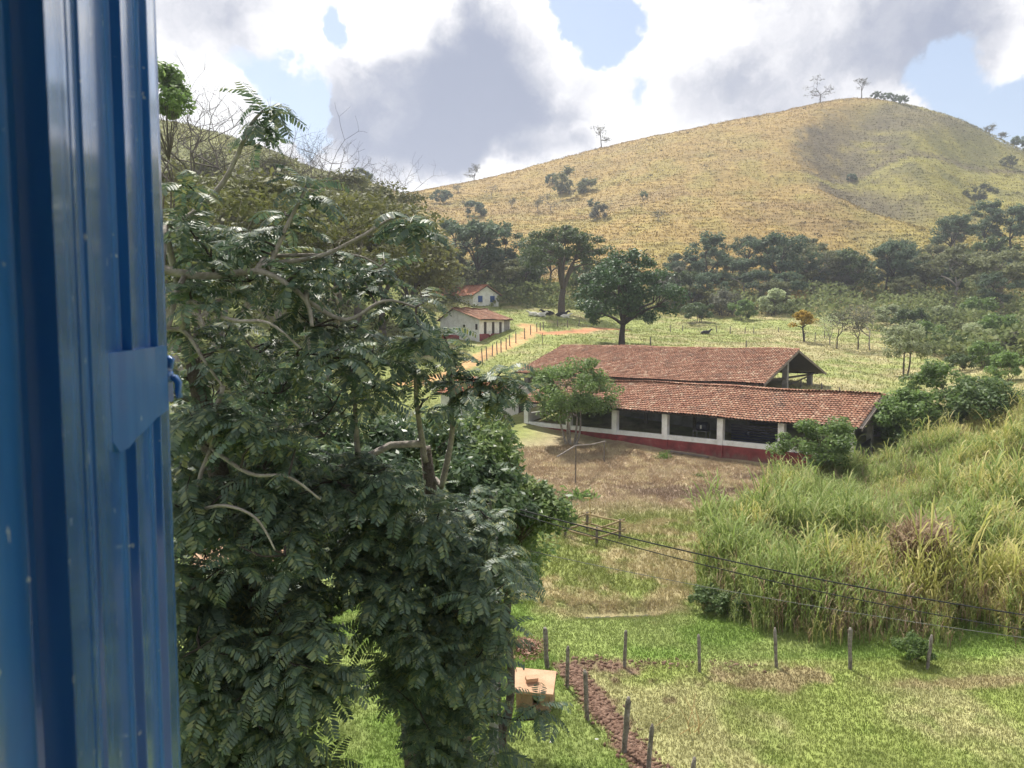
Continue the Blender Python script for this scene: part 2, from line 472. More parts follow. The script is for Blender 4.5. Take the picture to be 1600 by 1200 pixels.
def mat_leaf(name, cols, rough=.5, spec=.4, trans=.3, tcol=None, big=.5):
    """leaf colours vary leaf by leaf and tree by tree"""
    m, n, l, b = new_mat(name)
    g = n.new('ShaderNodeNewGeometry'); oi = n.new('ShaderNodeObjectInfo')
    tc = n.new('ShaderNodeTexCoord')
    nz = n.new('ShaderNodeTexNoise'); nz.inputs['Scale'].default_value = big; nz.inputs['Detail'].default_value = 2
    l.new(tc.outputs['Object'], nz.inputs['Vector'])
    a = n.new('ShaderNodeMath'); a.operation = 'MULTIPLY_ADD'; a.inputs[1].default_value = .55
    l.new(g.outputs['Random Per Island'], a.inputs[0])
    s = n.new('ShaderNodeMath'); s.operation = 'MULTIPLY'; s.inputs[1].default_value = .5
    l.new(nz.outputs['Fac'], s.inputs[0]); l.new(s.outputs[0], a.inputs[2])
    k = len(cols)
    r = ramp(n, [(.1 + .8 * i / (k - 1), c) for i, c in enumerate(cols)])
    l.new(a.outputs[0], r.inputs[0])
    hv = n.new('ShaderNodeHueSaturation')
    mr = n.new('ShaderNodeMapRange'); mr.inputs['To Min'].default_value = .8; mr.inputs['To Max'].default_value = 1.2
    l.new(oi.outputs['Random'], mr.inputs[0]); l.new(mr.outputs[0], hv.inputs['Value'])
    l.new(r.outputs[0], hv.inputs['Color'])
    l.new(hv.outputs[0], b.inputs['Base Color'])
    b.inputs['Roughness'].default_value = rough; b.inputs['Specular IOR Level'].default_value = spec
    if trans:
        tr = n.new('ShaderNodeBsdfTranslucent'); l.new(hv.outputs[0], tr.inputs['Color'])
        if tcol:
            mx = n.new('ShaderNodeMix'); mx.data_type = 'RGBA'; mx.blend_type = 'MULTIPLY'; mx.inputs['Factor'].default_value = 1
            l.new(hv.outputs[0], mx.inputs['A']); mx.inputs['B'].default_value = (*tcol, 1)
            l.new(mx.outputs['Result'], tr.inputs['Color'])
        ms = n.new('ShaderNodeMixShader'); ms.inputs[0].default_value = trans
        out = n['Material Output']
        l.new(b.outputs[0], ms.inputs[1]); l.new(tr.outputs[0], ms.inputs[2]); l.new(ms.outputs[0], out.inputs['Surface'])
    return m

def mat_cover(name, tuft=False):
    m, n, l, b = new_mat(name)
    at_ = n.new('ShaderNodeAttribute'); at_.attribute_name = 'cover'
    hv = n.new('ShaderNodeHueSaturation'); l.new(at_.outputs['Color'], hv.inputs['Color'])
    if tuft:
        g = n.new('ShaderNodeNewGeometry')
        mr = n.new('ShaderNodeMapRange'); mr.inputs['To Min'].default_value = .85; mr.inputs['To Max'].default_value = 1.18
        l.new(g.outputs['Random Per Island'], mr.inputs[0]); l.new(mr.outputs[0], hv.inputs['Value'])
        tr = n.new('ShaderNodeBsdfTranslucent'); l.new(hv.outputs[0], tr.inputs['Color'])
        ms = n.new('ShaderNodeMixShader'); ms.inputs[0].default_value = .35
        l.new(b.outputs[0], ms.inputs[1]); l.new(tr.outputs[0], ms.inputs[2]); l.new(ms.outputs[0], n['Material Output'].inputs['Surface'])
    else:
        tc = n.new('ShaderNodeTexCoord')
        t1 = n.new('ShaderNodeTexNoise'); t1.inputs['Scale'].default_value = 1.3; t1.inputs['Detail'].default_value = 9; t1.inputs['Roughness'].default_value = .75
        l.new(tc.outputs['Object'], t1.inputs['Vector'])
        mr = n.new('ShaderNodeMapRange'); mr.inputs['From Min'].default_value = .3; mr.inputs['From Max'].default_value = .7
        mr.inputs['To Min'].default_value = .72; mr.inputs['To Max'].default_value = 1.22
        l.new(t1.outputs['Fac'], mr.inputs[0])
        mp = n.new('ShaderNodeMapping'); mp.inputs['Scale'].default_value = (.25, .25, 1.1)
        l.new(tc.outputs['Object'], mp.inputs['Vector'])
        t2 = n.new('ShaderNodeTexNoise'); t2.inputs['Scale'].default_value = 1.0; t2.inputs['Detail'].default_value = 10; t2.inputs['Roughness'].default_value = .7
        l.new(mp.outputs[0], t2.inputs['Vector'])
        m2 = n.new('ShaderNodeMapRange'); m2.inputs['From Min'].default_value = .36; m2.inputs['From Max'].default_value = .64
        m2.inputs['To Min'].default_value = .68; m2.inputs['To Max'].default_value = 1.22
        l.new(t2.outputs['Fac'], m2.inputs[0])
        mm = n.new('ShaderNodeMath'); mm.operation = 'MULTIPLY'; l.new(mr.outputs[0], mm.inputs[0]); l.new(m2.outputs[0], mm.inputs[1]); l.new(mm.outputs[0], hv.inputs['Value'])
        bp = n.new('ShaderNodeBump'); bp.inputs['Strength'].default_value = .8; bp.inputs['Distance'].default_value = .6
        l.new(t2.outputs['Fac'], bp.inputs['Height']); l.new(bp.outputs[0], b.inputs['Normal'])
    l.new(hv.outputs[0], b.inputs['Base Color'])
    b.inputs['Roughness'].default_value = .85; b.inputs['Specular IOR Level'].default_value = .15
    return m

def mat_island(name, cols, rough=.8, spec=.2, scale=3, bump=0):
    m, n, l, b = new_mat(name)
    g = n.new('ShaderNodeNewGeometry'); tc = n.new('ShaderNodeTexCoord')
    nz = n.new('ShaderNodeTexNoise'); nz.inputs['Scale'].default_value = scale; nz.inputs['Detail'].default_value = 6
    l.new(tc.outputs['Object'], nz.inputs['Vector'])
    a = n.new('ShaderNodeMath'); a.operation = 'MULTIPLY_ADD'; a.inputs[1].default_value = .55
    l.new(g.outputs['Random Per Island'], a.inputs[0])
    s = n.new('ShaderNodeMath'); s.operation = 'MULTIPLY'; s.inputs[1].default_value = .5
    l.new(nz.outputs['Fac'], s.inputs[0]); l.new(s.outputs[0], a.inputs[2])
    k = len(cols)
    r = ramp(n, [(.1 + .8 * i / (k - 1), c) for i, c in enumerate(cols)])
    l.new(a.outputs[0], r.inputs[0]); l.new(r.outputs[0], b.inputs['Base Color'])
    b.inputs['Roughness'].default_value = rough; b.inputs['Specular IOR Level'].default_value = spec
    return m

def weather(m, col, z0=None, z1=None, stretch=(1.2, 1.2, .35), lo=.52, hi=.68, amt=.7):
    """add grime streaks, or mud splashes low on a wall, to a wall material"""
    n = m.node_tree.nodes; l = m.node_tree.links; b = n['Principled BSDF']
    src = b.inputs['Base Color'].links[0].from_socket
    tc = n.new('ShaderNodeTexCoord'); mp = n.new('ShaderNodeMapping'); mp.inputs['Scale'].default_value = stretch
    l.new(tc.outputs['Object'], mp.inputs['Vector'])
    t = n.new('ShaderNodeTexNoise'); t.inputs['Scale'].default_value = 1.6; t.inputs['Detail'].default_value = 8; t.inputs['Roughness'].default_value = .7
    l.new(mp.outputs[0], t.inputs['Vector'])
    f = t.outputs['Fac']
    if z0 is not None:
        sx = n.new('ShaderNodeSeparateXYZ'); l.new(tc.outputs['Object'], sx.inputs[0])
        mr = n.new('ShaderNodeMapRange'); mr.inputs['From Min'].default_value = z0; mr.inputs['From Max'].default_value = z1; mr.inputs['To Min'].default_value = .28; mr.inputs['To Max'].default_value = -.1
        l.new(sx.outputs['Z'], mr.inputs[0]); ad = n.new('ShaderNodeMath'); l.new(f, ad.inputs[0]); l.new(mr.outputs[0], ad.inputs[1]); f = ad.outputs[0]
    q = n.new('ShaderNodeMapRange'); q.inputs['From Min'].default_value = lo; q.inputs['From Max'].default_value = hi; q.inputs['To Max'].default_value = amt
    l.new(f, q.inputs[0])
    mx = n.new('ShaderNodeMix'); mx.data_type = 'RGBA'; l.new(q.outputs[0], mx.inputs['Factor']); l.new(src, mx.inputs['A']); mx.inputs['B'].default_value = (*col, 1)
    l.new(mx.outputs['Result'], b.inputs['Base Color'])

M = {}
M['ground'] = mat_cover('ground'); M['tuft'] = mat_cover('tuft', True)
M['tile'] = mat_island('clay_tile', [(.16, .075, .05), (.285, .137, .088), (.345, .177, .113), (.39, .22, .145), (.56, .41, .29)], .85, scale=.6)
M['tile_b'] = mat_island('clay_tile_orange', [(.20, .075, .05), (.38, .15, .09), (.50, .22, .13), (.40, .24, .16)], .85, scale=.6)
M['white'] = mat_noise('limewash', (.62, .60, .57), (.80, .79, .775), 1.6, .9, .25, 14, c3=(.80, .79, .78))
M['red'] = mat_noise('red_limewash', (.13, .03, .03), (.26, .055, .055), 1.2, .9, .25, 12, c3=(.30, .10, .09))
M['grey'] = mat_noise('cement', (.16, .15, .14), (.33, .32, .31), 1.5, .9, .3)
M['dark'] = mat_noise('dark_timber', (.03, .024, .02), (.07, .055, .045), 4, .8, .2)
M['timber'] = mat_noise('grey_timber', (.10, .08, .065), (.24, .205, .17), 9, .85, .4)
M['post'] = mat_noise('weathered_post', (.085, .07, .06), (.25, .225, .195), 6, .9, .6, 18, c3=(.36, .34, .31))
M['bamboo'] = mat_noise('bamboo', (.16, .11, .05), (.36, .28, .14), 5, .6, .2)
M['bark'] = mat_noise('bark', (.05, .04, .033), (.14, .115, .095), 7, .9, .6)
M['bark_pale'] = mat_noise('pale_bark', (.16, .135, .115), (.36, .325, .29), 7, .85, .5)
M['bark_dark'] = mat_noise('dark_bark', (.025, .02, .018), (.075, .06, .052), 7, .9, .5)
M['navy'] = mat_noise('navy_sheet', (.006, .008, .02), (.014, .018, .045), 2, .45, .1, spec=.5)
M['blue_win'] = mat_noise('blue_paint', (.012, .05, .20), (.02, .08, .28), 3, .5, 0)
M['soil'] = mat_island('soil', [(.085, .052, .038), (.165, .10, .072), (.28, .185, .135)], .95)
M['wire'] = mat_noise('cable', (.012, .012, .012), (.03, .03, .03), 4, .6, 0)
M['wire_pale'] = mat_noise('pale_cable', (.10, .10, .09), (.2, .2, .18), 4, .6, 0)

weather(M['red'], (.17, .11, .085), 0.0, .75)
weather(M['white'], (.33, .29, .25), None, None, (1.5, 1.5, .5), .58, .78, .42)
weather(M['tile'], (.13, .095, .075), None, None, (.5, .5, .5), .5, .66, .6)
weather(M['tile_b'], (.2, .12, .085), None, None, (.5, .5, .5), .52, .68, .5)

# ------------------------------------------------------------------ ground sheet
def build_ground():
    th = np.concatenate([np.arange(-180, -60, 4), np.arange(-60, -40, 1), np.arange(-40, 42, .27), np.arange(42, 60, 1), np.arange(60, 180.1, 4)])
    r = np.exp(np.concatenate([np.linspace(math.log(.6), math.log(14), 12)[:-1], np.linspace(math.log(14), math.log(480), 330), np.linspace(math.log(480), math.log(1200), 14)[1:]]))
    T, Rr = np.meshgrid(np.radians(th), r, indexing='ij')
    X = Rr * np.sin(T); Y = Rr * np.cos(T)
    Z = height(X, Y)
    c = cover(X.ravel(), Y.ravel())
    c[(Y.ravel() < 5)] = (.14, .22, .04)
    n, k = X.shape
    idx = np.arange(n * k).reshape(n, k)
    F = np.stack([idx[:-1, :-1], idx[:-1, 1:], idx[1:, 1:], idx[1:, :-1]], -1).reshape(-1, 4)[:, ::-1]
    me = mesh_np('ground', np.stack([X, Y, Z], -1).reshape(-1, 3), F, c, True)
    tag(link('ground', me, M['ground']), kind='structure')
build_ground()

# ------------------------------------------------------------------ grass scatter (one mass each)
def tuft_mesh(name, P, hmin, hmax, wid, blades=3, colr=None, lean=.6, mat=None, label=None):
    n = len(P); k = blades
    base = np.repeat(P, k, 0)
    ang = rng.uniform(0, 2 * math.pi, n * k); h = rng.uniform(hmin, hmax, n * k) * np.repeat(rng.uniform(.7, 1.2, n), k)
    off = rng.normal(0, 1, (n * k, 2)) * wid * 1.5
    b = base.copy(); b[:, :2] += off
    la = rng.uniform(0, 2 * math.pi, n * k); le = rng.uniform(0, lean, n * k) * h
    dx = np.cos(ang) * wid; dy = np.sin(ang) * wid
    V = np.zeros((n * k, 3, 3))
    V[:, 0] = b - np.stack([dx, dy, np.full_like(dx, .03)], -1)
    V[:, 1] = b + np.stack([dx, dy, np.full_like(dx, -.03)], -1)
    V[:, 2] = b + np.stack([np.cos(la) * le, np.sin(la) * le, h], -1)
    c = cover(P[:, 0], P[:, 1]) if colr is None else colr
    c = np.repeat(np.repeat(c, k, 0), 3, 0)
    F = np.arange(n * k * 3).reshape(-1, 3)
    me = mesh_np(name, V.reshape(-1, 3), F, c)
    o = link(name, me, mat or M['tuft'])
    tag(o, label, 'grass', kind='stuff')
    return o

def scatter_pxY(n, p0, p1, y0, y1):
    """uniform over the ground in a wedge"""
    Y = np.sqrt(rng.uniform(y0 ** 2, y1 ** 2, n)); px = rng.uniform(p0, p1, n)
    return (px - 800) / FPX * Y, Y

def build_grass():
    x, y = scatter_pxY(120000, 420, 1680, 15, 27.5)
    fd = pdist(x, y, FURROW)
    keep = (fd > .12 + rng.uniform(0, .35, len(x))) & ~((np.abs(y - 26.6 - .12 * (x - 4)) < .3) & (x > 2.6) & (x < 4.9))
    c = cover(x, y)
    keep &= (c[:, 1] > c[:, 0] * .78) | (rng.random(len(x)) < .25)
    x, y, c = x[keep], y[keep], c[keep]
    P = np.stack([x, y, height(x, y)], -1)
    tuft_mesh('lawn_grass', P, .03, .10, .012, 3, c * np.array([1.0, .98, 1.08]), label='short bright green lawn grass around the fence posts')
    x, y = scatter_pxY(60000, 760, 1300, 27, 62)
    t = (x - BARN0.x) * TD.x + (y - BARN0.y) * TD.y
    k = t < -.8; x, y = x[k], y[k]
    P = np.stack([x, y, height(x, y)], -1)
    tuft_mesh('field_grass', P, .06, .24, .02, 3, cover(x, y) * rng.uniform(.85, 1.25, (len(x), 1)), 1.2, label='rough dry straw and grass on the brown field below the barn')
    x, y = scatter_pxY(70000, 560, 1750, 64, 165)
    t = (x - BARN0.x) * TD.x + (y - BARN0.y) * TD.y; s = (x - BARN0.x) * SD.x + (y - BARN0.y) * SD.y
    k = (t > 11) | (s < -9) | (s > 30); x, y = x[k], y[k]
    k = (pdist(x, y, ROAD) > 2.0) & (pdist(x, y, EARTH) > 1.8); x, y = x[k], y[k]
    P = np.stack([x, y, height(x, y)], -1)
    tuft_mesh('pasture_grass', P, .08, .28, .05, 2, label='grazed green pasture grass behind the barns')
    # hill grass in cattle terracettes along the contour
    n = 130000
    Y = rng.uniform(165, 440, n); px = rng.uniform(-50, 1720, n)
    x = (px - 800) / FPX * Y; y = Y
    h0 = height(x, y); h1 = height(x, y + 1.0)
    g = np.maximum(h1 - h0, .12)
    step = 1.5
    tgt = np.round((h0 + (fbm(x * .05, y * .05, 71, 3) - .5) * 5) / step) * step - (fbm(x * .05, y * .05, 71, 3) - .5) * 5 + rng.normal(0, .22, n)
    m = rng.random(n) < .75
    y = np.where(m, y + np.clip((tgt - h0) / g, -6, 6), y)
    P = np.stack([x, y, height(x, y)], -1)
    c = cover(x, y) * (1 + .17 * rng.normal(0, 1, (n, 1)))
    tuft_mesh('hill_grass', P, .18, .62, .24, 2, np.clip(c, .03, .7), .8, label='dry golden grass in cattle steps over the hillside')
build_grass()

# ------------------------------------------------------------------ leaf and tree builders
def rot_frames(n, up_bias=.5, dirs=None):
    """random leaf frames (x along leaf, y across, z normal)"""
    nrm = rng.normal(0, 1, (n, 3)); nrm[:, 2] = np.abs(nrm[:, 2]) + up_bias
    if dirs is not None: nrm = nrm + dirs * 1.2
    nrm /= np.linalg.norm(nrm, axis=1)[:, None]
    a = rng.normal(0, 1, (n, 3)); a -= nrm * (a * nrm).sum(1)[:, None]
    a /= np.linalg.norm(a, axis=1)[:, None]
    b = np.cross(nrm, a)
    return a, b, nrm

def leaf_quads(P, size, aspect=.55, up_bias=.5, dirs=None, jitter=.5):
    n = len(P)
    a, b, nr = rot_frames(n, up_bias, dirs)
    s = size * rng.uniform(1 - jitter, 1 + jitter, n)[:, None]
    w = s * aspect
    V = np.stack([P - a * s * .5, P + b * w * .5 - nr * s * .08, P + a * s * .5 - nr * s * .05, P - b * w * .5 - nr * s * .08], 1)
    F = np.arange(n * 4).reshape(-1, 4)
    return V.reshape(-1, 3), F

def limb(mb, p0, p1, r0, r1, sag=.12, n=5, sides=5):
    p0 = Vector(p0); p1 = Vector(p1)
    L = (p1 - p0).length
    pts = []
    jx, jy = random.uniform(-1, 1), random.uniform(-1, 1)
    for i in range(n + 1):
        t = i / n
        p = p0.lerp(p1, t)
        q = math.sin(math.pi * t)
        p += Vector((jx * .08 * L * q, jy * .08 * L * q, sag * L * q))
        pts.append(p)
    mb.tube(pts, [r0 + (r1 - r0) * (i / n) for i in range(n + 1)], sides)
    return pts

def tree_mesh(seed, H, trunk_h, rx, rz, nclump, nleaf, leaf, clump_r, flat=.7, trunk_r=.25, stems=1, cz=None, lean=(0, 0), hollow=.45, low=0.0, limbs=True, aspect=.55, ry=None):
    """returns (trunk mesh, crown mesh); crown = leaf faces in clumps round limb ends"""
    global rng
    random.seed(seed); keep = rng; rng = np.random.default_rng(seed)
    mb = MB()
    ry = ry or rx
    cz = cz if cz is not None else H - rz
    C = Vector((lean[0], lean[1], cz))
    clumps = []
    for i in range(nclump):
        for _ in range(30):
            v = Vector((random.gauss(0, 1), random.gauss(0, 1), random.gauss(0, 1))).normalized()
            if v.z > -.75 + low: break
        rad = random.uniform(hollow, 1) ** .6
        wob = 1 + .28 * math.sin(3 * math.atan2(v.y, v.x) + seed) * (1 - abs(v.z)) + random.uniform(-.12, .12)
        p = C + Vector((v.x * rx * rad * wob, v.y * ry * rad * wob, v.z * rz * rad))
        clumps.append((p, clump_r * random.uniform(.65, 1.3)))
    forks = []
    for s in range(stems):
        ox = random.uniform(-.3, .3) * (stems > 1); oy = random.uniform(-.3, .3) * (stems > 1)
        top = Vector((lean[0] * .5 + random.uniform(-.3, .3) + ox * rx * .8, lean[1] * .5 + oy * rx * .8, trunk_h))
        r = trunk_r / math.sqrt(stems)
        pts = limb(mb, (ox * .8, oy * .8, -.5), top, r * 1.25, r * .8, .02, 6, 7)
        forks.append((top, r))
    if limbs:
        mains = []
        nm = max(3, min(7, nclump // 5))
        for i in range(nm):
            f, r = forks[i % len(forks)]
            p, _ = clumps[(i * nclump) // nm]
            q = f.lerp(p, .62)
            pts = limb(mb, f, q, r * .62, r * .3, .10, 5, 5)
            mains += [(x, r * .34) for x in pts[2:]]
        for p, cr in clumps:
            b, r = min(mains, key=lambda a: (a[0] - p).length + max(0, a[0].z - p.z) * 2)
            limb(mb, b, p, r * .6, r * .16, .08, 3, 4)
    tm = bpy.data.meshes.new('trunk'); tm.from_pydata(mb.v, [], mb.f)
    tm.polygons.foreach_set('use_smooth', np.ones(len(tm.polygons), bool)); tm.update()
    per = max(4, nleaf // nclump)
    Ps = []; Ds = []
    for p, cr in clumps:
        k = int(per * random.uniform(.7, 1.3))
        v = rng.normal(0, 1, (k, 3)); v /= np.linalg.norm(v, axis=1)[:, None]
        rad = rng.uniform(.15, 1, k)[:, None] ** .55
        q = np.array(p) + v * rad * cr * np.array([1, 1, flat])
        Ps.append(q); Ds.append(v)
    P = np.concatenate(Ps); D = np.concatenate(Ds)
    V, F = leaf_quads(P, leaf, aspect, .5, D * .6)
    cm = mesh_np('crown', V, F)
    rng = keep
    return tm, cm

def bare_mesh(seed, H, spread=.6, depth=5, r0=.14, trunk=.35, up=.35, twig=None):
    random.seed(seed)
    mb = MB(); tips = []
    def grow(p, d, L, r, k):
        q = p + d * L
        mid = p.lerp(q, .5) + Vector((random.uniform(-1, 1), random.uniform(-1, 1), random.uniform(-.5, .5))) * L * .08
        mb.tube([p, mid, q], [r, r * .85, r * .68], 4 if k < 2 else 3, cap=False)
        if k >= depth:
            tips.append(q); return
        for i in range(random.choice((2, 2, 3)) if k else 3):
            a = Vector((random.gauss(0, 1), random.gauss(0, 1), random.gauss(0, .6) + up)).normalized()
            nd = (d * (1 - spread) + a * spread).normalized()
            grow(q, nd, L * random.uniform(.62, .85), r * .62, k + 1)
    grow(Vector((0, 0, -.3)), Vector((random.uniform(-.1, .1), random.uniform(-.1, .1), 1)).normalized(), H * trunk, r0, 0)
    me = bpy.data.meshes.new('trunk'); me.from_pydata(mb.v, [], mb.f); me.update()
    return me, np.array([tuple(t) for t in tips])

def place_tree(name, meshes, mats, loc, label, cat='tree', group=None, rz=None, sc=1.0):
    r = empty(name, loc, random.uniform(0, 6.28) if rz is None else rz, sc, label, cat, group)
    o = bpy.data.objects.new('trunk', meshes[0]); COL.objects.link(o); o.parent = r
    if not meshes[0].materials: meshes[0].materials.append(mats[0])
    if len(meshes) > 1 and meshes[1] is not None:
        c = bpy.data.objects.new('crown', meshes[1]); COL.objects.link(c); c.parent = r
        if not meshes[1].materials: meshes[1].materials.append(mats[1])
    return r

M['leaf_dark'] = mat_leaf('leaf_dark', [(.024, .055, .022), (.048, .10, .036), (.09, .155, .055)], .5, .4, .35)
M['leaf_mid'] = mat_leaf('leaf_mid', [(.042, .078, .028), (.09, .14, .046), (.15, .205, .07)], .55, .35, .4)
M['leaf_light'] = mat_leaf('leaf_light', [(.075, .13, .035), (.155, .245, .07), (.26, .35, .115)], .5, .35, .5)
M['leaf_olive'] = mat_leaf('leaf_olive', [(.07, .08, .026), (.125, .135, .042), (.20, .20, .07)], .6, .25, .35)
M['leaf_grey'] = mat_leaf('leaf_grey', [(.08, .085, .06), (.14, .145, .10), (.21, .205, .15)], .7, .2, .3)
M['leaf_wood'] = mat_leaf('leaf_wood', [(.05, .085, .058), (.095, .145, .085), (.16, .21, .115)], .65, .25, .4, big=.25)
M['leaf_wood2'] = mat_leaf('leaf_wood2', [(.09, .105, .05), (.155, .17, .08), (.23, .24, .115)], .65, .25, .4, big=.25)
M['leaf_yellow'] = mat_leaf('leaf_yellow', [(.10, .11, .02), (.42, .28, .03), (.60, .40, .05)], .6, .25, .3, big=1.2)
M['leaf_pale'] = mat_leaf('leaf_pale', [(.22, .27, .12), (.38, .43, .24), (.52, .55, .36)], .6, .25, .5)

# ================================================================== farm buildings
def bp(s, t, z): return BARN0 + SD * s + TD * t + Vector((0, 0, z))
AX = (SD, TD, Vector((0, 0, 1)))

def tile_strip(P0, along, up, L, Wd, rot=0, pitch=.25, row=.40, seed=1):
    """barrel clay tiles laid in rows from the eave P0; along = unit vector of the eave, up = unit vector up the slope"""
    rg = np.random.default_rng(seed)
    nrm = along.cross(up).normalized()
    if nrm.z < 0: nrm = -nrm
    nc, nr_ = int(L / pitch), int(math.ceil(Wd / row))
    ci, ri = np.meshgrid(np.arange(nc), np.arange(nr_), indexing='ij'); ci = ci.ravel(); ri = ri.ravel()
    n = len(ci)
    a, u, w = np.array(along), np.array(up), np.array(nrm)
    sag = .05 * np.sin(ci / nc * math.pi * 3.2 + seed) + .03 * np.sin(ci / nc * 23.0)
    bx = (ci + .5) * pitch + rg.normal(0, .012, n)
    b0 = ri * row + rg.normal(0, .02, n) - .06; b1 = b0 + row * 1.18
    k = 5
    th = np.linspace(0, math.pi, k)
    V = np.zeros((n, 2 * k, 3))
    for e, (bb, rad, lift) in enumerate(((b0, pitch * .56, .055), (b1, pitch * .47, .0))):
        for i, t in enumerate(th):
            cx = bx + math.cos(t) * rad; cz = math.sin(t) * rad * .75 + lift + sag + rg.normal(0, .004, n)
            V[:, e * k + i] = np.array(P0) + cx[:, None] * a + bb[:, None] * u + cz[:, None] * w
    F = np.array([[i, i + 1, k + i + 1, k + i] for i in range(k - 1)])
    Fa = (F[None] + (np.arange(n) * 2 * k)[:, None, None]).reshape(-1, 4)
    return V.reshape(-1, 3), Fa

def gable_roof(root, s0, s1, tf, tr, tb, zf, zr, zb, mat, seed, tiles_back=True, bf=bp, ax=(SD, TD)):
    """root part 'roof' with deck, tile masses and ridge tiles"""
    deck = MB()
    th = .07
    dn = Vector((0, 0, -th))
    for (t0, z0, t1, z1) in ((tf, zf, tr, zr), (tr, zr, tb, zb)):
        P = [bf(s0, t0, z0), bf(s1, t0, z0), bf(s1, t1, z1), bf(s0, t1, z1)]
        deck.hexa([p + dn for p in P] + P)
    roof = deck.build('roof', M['dark'], root)
    Vs = []; Fs = []
    for i, (t0, z0) in enumerate(((tf, zf), (tb, zb))):
        e0 = bf(s0, t0, z0); up = bf(s0, tr, zr) - e0; W_ = up.length
        V, F = tile_strip(e0, ax[0], up.normalized(), s1 - s0, W_, seed=seed + i)
        o = link('roof_tiles', mesh_np('roof_tiles', V, F, smooth=True), mat, roof)
        o['kind'] = 'stuff'
    # ridge caps
    n = int((s1 - s0) / .42)
    mb = MB()
    for i in range(n):
        sA = s0 + (s1 - s0) * i / n; sB = s0 + (s1 - s0) * (i + 1.12) / n
        rows = []
        for s_, rr in ((sA, .17), (sB, .14)):
            rows.append([bf(s_, tr, zr + .02) + ax[1] * (math.cos(a) * rr) + Vector((0, 0, math.sin(a) * rr * .8 + random.uniform(-.01, .01))) for a in np.linspace(0, math.pi, 5)])
        mb.add(rows[0] + rows[1], [(j, j + 1, 6 + j, 5 + j) for j in range(4)])
    o = mb.build('ridge_tiles', mat, roof); o['kind'] = 'stuff'
    return roof

PIL = [0, 4.6, 9.2, 13.8, 18.4, 23.0, 27.6]
def build_barn():
    root = empty('cattle_barn', bp(14, 5, 0), 0, 1, 'long open-fronted white and red cattle barn with low clay tile roof', 'barn')
    inv = -root.location
    def fix(o): o.location = inv; return o
    e = .23
    gz = {s: hz1(bp(s, 0, 0).x, bp(s, 0, 0).y) for s in PIL}
    # front parapet, bay by bay
    for a, b in zip(PIL[:-1], PIL[1:]):
        m = MB(); m.box(bp((a + b) / 2, 0, .3), ((b - a) / 2 - e - .004, .13, .79), AX); fix(m.build('parapet', M['red'], root))
        m = MB(); m.box(bp((a + b) / 2, 0, 1.275), ((b - a) / 2 - e - .004, .145, .185), AX); fix(m.build('parapet_band', M['white'], root))
    for s in PIL:
        m = MB(); m.box(bp(s, -.02, 2.13), (e, .22, 1.04), AX); p = fix(m.build('pillar', M['white'], root))
        m = MB(); m.box(bp(s, -.02, .295), (e + .01, .24, .795), AX); o = m.build('pillar_base', M['red'], p)
    # back pillars, back wall and end posts
    for s in PIL:
        m = MB(); m.box(bp(s, 9.6, 1.4), (.2, .2, 1.75), AX); fix(m.build('back_pillar', M['grey'], root))
        m = MB(); m.box(bp(s, 5.2, 2.2), (.12, .12, 2.4), AX); fix(m.build('middle_post', M['timber'], root))
    m = MB(); m.box(bp(13.8, 9.6, .9), (13.8, .1, 1.2), AX); fix(m.build('back_wall', M['grey'], root))
    m = MB(); m.box(bp(8.5, 6.2, 1.2), (9.6, .08, 1.3), AX); fix(m.build('inner_wall', M['grey'], root))
    m = MB(); m.box(bp(0, 4.8, 1.0), (.1, 4.5, 1.2), AX); fix(m.build('end_wall', M['white'], root))
    m = MB(); m.box(bp(13.8, 4.8, -.15), (13.9, 4.7, .2), AX); fix(m.build('floor_slab', M['grey'], root))
    # curved low wall at the open end
    pts = []
    for i in range(9):
        a = i / 8 * math.pi / 2
        pts.append((27.9 + math.sin(a) * 1.9, -.1 + (1 - math.cos(a)) * 3.6))
    m = MB()
    for (a, b), (c, d) in zip(pts[:-1], pts[1:]):
        m.hexa([bp(a, b - .12, -.4), bp(c, d - .12, -.4), bp(c, d + .12, -.4), bp(a, b + .12, -.4), bp(a, b - .12, 1.0), bp(c, d - .12, 1.05), bp(c, d + .12, 1.05), bp(a, b + .12, 1.0)])
    fix(m.build('curved_parapet', M['soilwall'], root))
    m = MB(); m.box(bp(28.0, 3.6, 2.0), (.2, .2, 2.3), AX); fix(m.build('gable_post', M['grey'], root))
    # beams
    for t in (0, 9.6):
        m = MB(); m.box(bp(13.9, t, 3.22), (14.3, .09, .06), AX); fix(m.build('wall_plate', M['dark'], root))
    for s in PIL:
        m = MB(); m.box(bp(s, 4.8, 3.36), (.07, 5.0, .08), AX); fix(m.build('tie_beam', M['dark'], root))
    m = MB(); m.box(bp(28.35, 3.2, 3.35), (.05, 3.4, .06), AX); fix(m.build('gable_tie', M['timber'], root))
    r = gable_roof(root, -.7, 28.5, -.65, 5.5, 10.1, 3.22, 5.0, 3.55, M['tile'], 3)
    fix(r)
    # edge boards on the right gable
    m = MB()
    for (t0, z0, t1, z1) in ((-.65, 3.2, 5.5, 4.98), (5.5, 4.98, 10.1, 3.53)):
        m.hexa([bp(28.5, t0, z0 - .17), bp(28.54, t0, z0 - .17), bp(28.54, t1, z1 - .17), bp(28.5, t1, z1 - .17), bp(28.5, t0, z0 + .02), bp(28.54, t0, z0 + .02), bp(28.54, t1, z1 + .02), bp(28.5, t1, z1 + .02)])
    m.build('barge_board', M['timber'], r)
M['soilwall'] = mat_noise('bare_clay_wall', (.13, .09, .075), (.26, .19, .165), 1.5, .95, .4)
build_barn()

